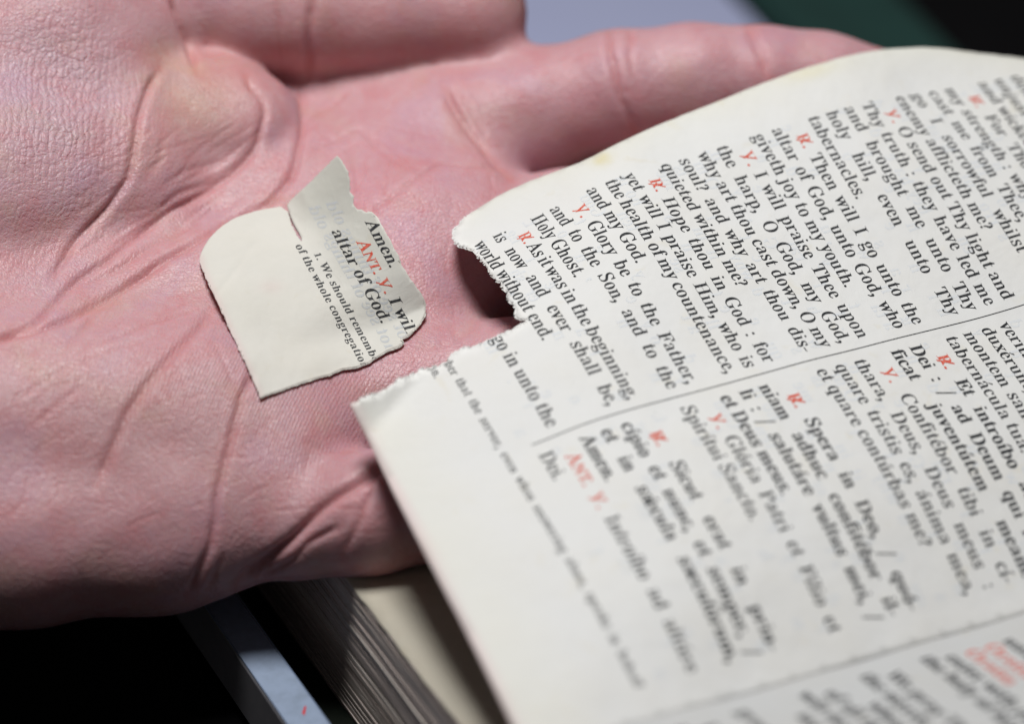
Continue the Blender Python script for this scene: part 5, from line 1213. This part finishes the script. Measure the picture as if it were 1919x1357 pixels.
# keep the paper just clear of the skin wherever it would dip into it
hz = np.array([hand_z(*p) or 1e3 for p in sv])
gap = hz - SZ
print('scrap gap', np.percentile(gap, [0, 5, 25, 50, 75, 95, 100]).round(2))
SHIFT = 0.0
SPt = ray(sv[:, 0], sv[:, 1]) * (SZ - SHIFT)[:, None]
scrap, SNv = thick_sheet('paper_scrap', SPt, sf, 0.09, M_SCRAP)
tag(scrap, 'torn creased page corner with red and black print lying on the palm', 'paper scrap')
ns_ = len(sv); st_ = np.ones((2 * ns_, 3))
dl = seg_dist(sv, np.array(EDGE_L[:8])); st_[:ns_] -= np.exp(-(dl / 9) ** 2)[:, None] * np.array([0.0, 0.12, 0.09])
bl = np.exp(-((sv[:, 0] - 508) / 22) ** 2 - ((sv[:, 1] - 537) / 12) ** 2); st_[:ns_] -= bl[:, None] * np.array([0, 0.06, 0.05])
tw = np.clip(((sv[:, 0] - CA[0]) * cn[0] + (sv[:, 1] - CA[1]) * cn[1]) / 60, 0, 1); st_[:ns_] -= tw[:, None] * np.array([0.05, 0.04, 0.04]) + (tw * np.clip((520 - sv[:, 1]) / 180, 0, 1))[:, None] * np.array([0.13, 0.12, 0.13])  # shade of the tilted flap painted into the tint, deepest at its tip
dr = seg_dist(sv, np.array(EDGE_R[9:])); st_[:ns_] += np.exp(-(dr / 7) ** 2)[:, None] * 0.05
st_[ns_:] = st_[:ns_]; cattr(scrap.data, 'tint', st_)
def scrap_p(px):
    e = 1.0
    P = ray(px[:, 0], px[:, 1]) * (scrap_z(px[:, 0], px[:, 1]) - SHIFT)[:, None]
    f = lambda dx, dy: ray(px[:, 0] + dx, px[:, 1] + dy) * (scrap_z(px[:, 0] + dx, px[:, 1] + dy) - SHIFT)[:, None]
    n = np.cross(f(e, 0) - P, f(0, e) - P); n /= np.linalg.norm(n, axis=-1, keepdims=True)
    return P, np.where(n[..., 2:3] > 0, -n, n)
ag = width(chars_of('altar of God.'), SIZE, 0.25)
SA = np.array([715 - 619, 607 - 432]) / ag; SB = np.array([-9.2, 2.36])
def scrap_px(u, v): return np.array([619.0, 432.0]) + u[:, None] * SA + (v - 24 * PITCH)[:, None] * SB
def scrap_map(u, v): return scrap_p(scrap_px(np.asarray(u), np.asarray(v)))
sk_keep = lambda q: poly_inside(scrap_px(q[:, 0], q[:, 1]), ol)
SCR = [g for k in (22, 24) for g in lay(ENGLISH[k][0], 0, COLW, k * PITCH, SIZE)]
SCR += lay('ANT. ' + V_ + 'I will go', 3.2, COLW, 23 * PITCH, SIZE)
SCF = lay('1. We should remember that', 3.4, 60, 25.5 * PITCH, FOOT) + lay('of the whole congregation.', 1.0, 90, 26.22 * PITCH, FOOT)
for nm, gg, red, mat in (('black_print', SCR, 0, M_INK), ('red_print', SCR, 1, M_RED), ('small_print', SCF, 0, M_SMALL)):
    set_type(nm, gg, scrap_map, mat, scrap, red, 0.05, sk_keep)
SG = []
for k in (23, 24): SG += [(c, u, (k + 0.5) * PITCH, z, 0, 0, x) for c, u, v, z, r, b, x in lay('do not see of things old', 0, COLW, 0, SIZE)]
sg_map = lambda u, v: scrap_map(30 - np.asarray(u), v)
set_type('show_through', SG, sg_map, M_GHOST_DIM, scrap, 0, 0.025, lambda q: poly_inside(scrap_px(30 - q[:, 0], q[:, 1]), ol))
sfz = lambda p: float(scrap_z(p[0], p[1])) - SHIFT
f2 = fibres('torn_fibres', np.vstack([resample(EDGE_R[9:], 4), resample(EDGE_L[:7], 4)]), sfz, np.array([580.0, 560.0]), 60, M_SCRAP, scrap, 3.2)
l2 = torn_lip('torn_lip', resample(EDGE_R[9:], 4), sfz, np.array([580.0, 560.0]), M_SCRAP, scrap, 1.9)
f2['kind'] = 'stuff'; cattr(f2.data, 'tint', np.ones((len(f2.data.vertices), 3)))
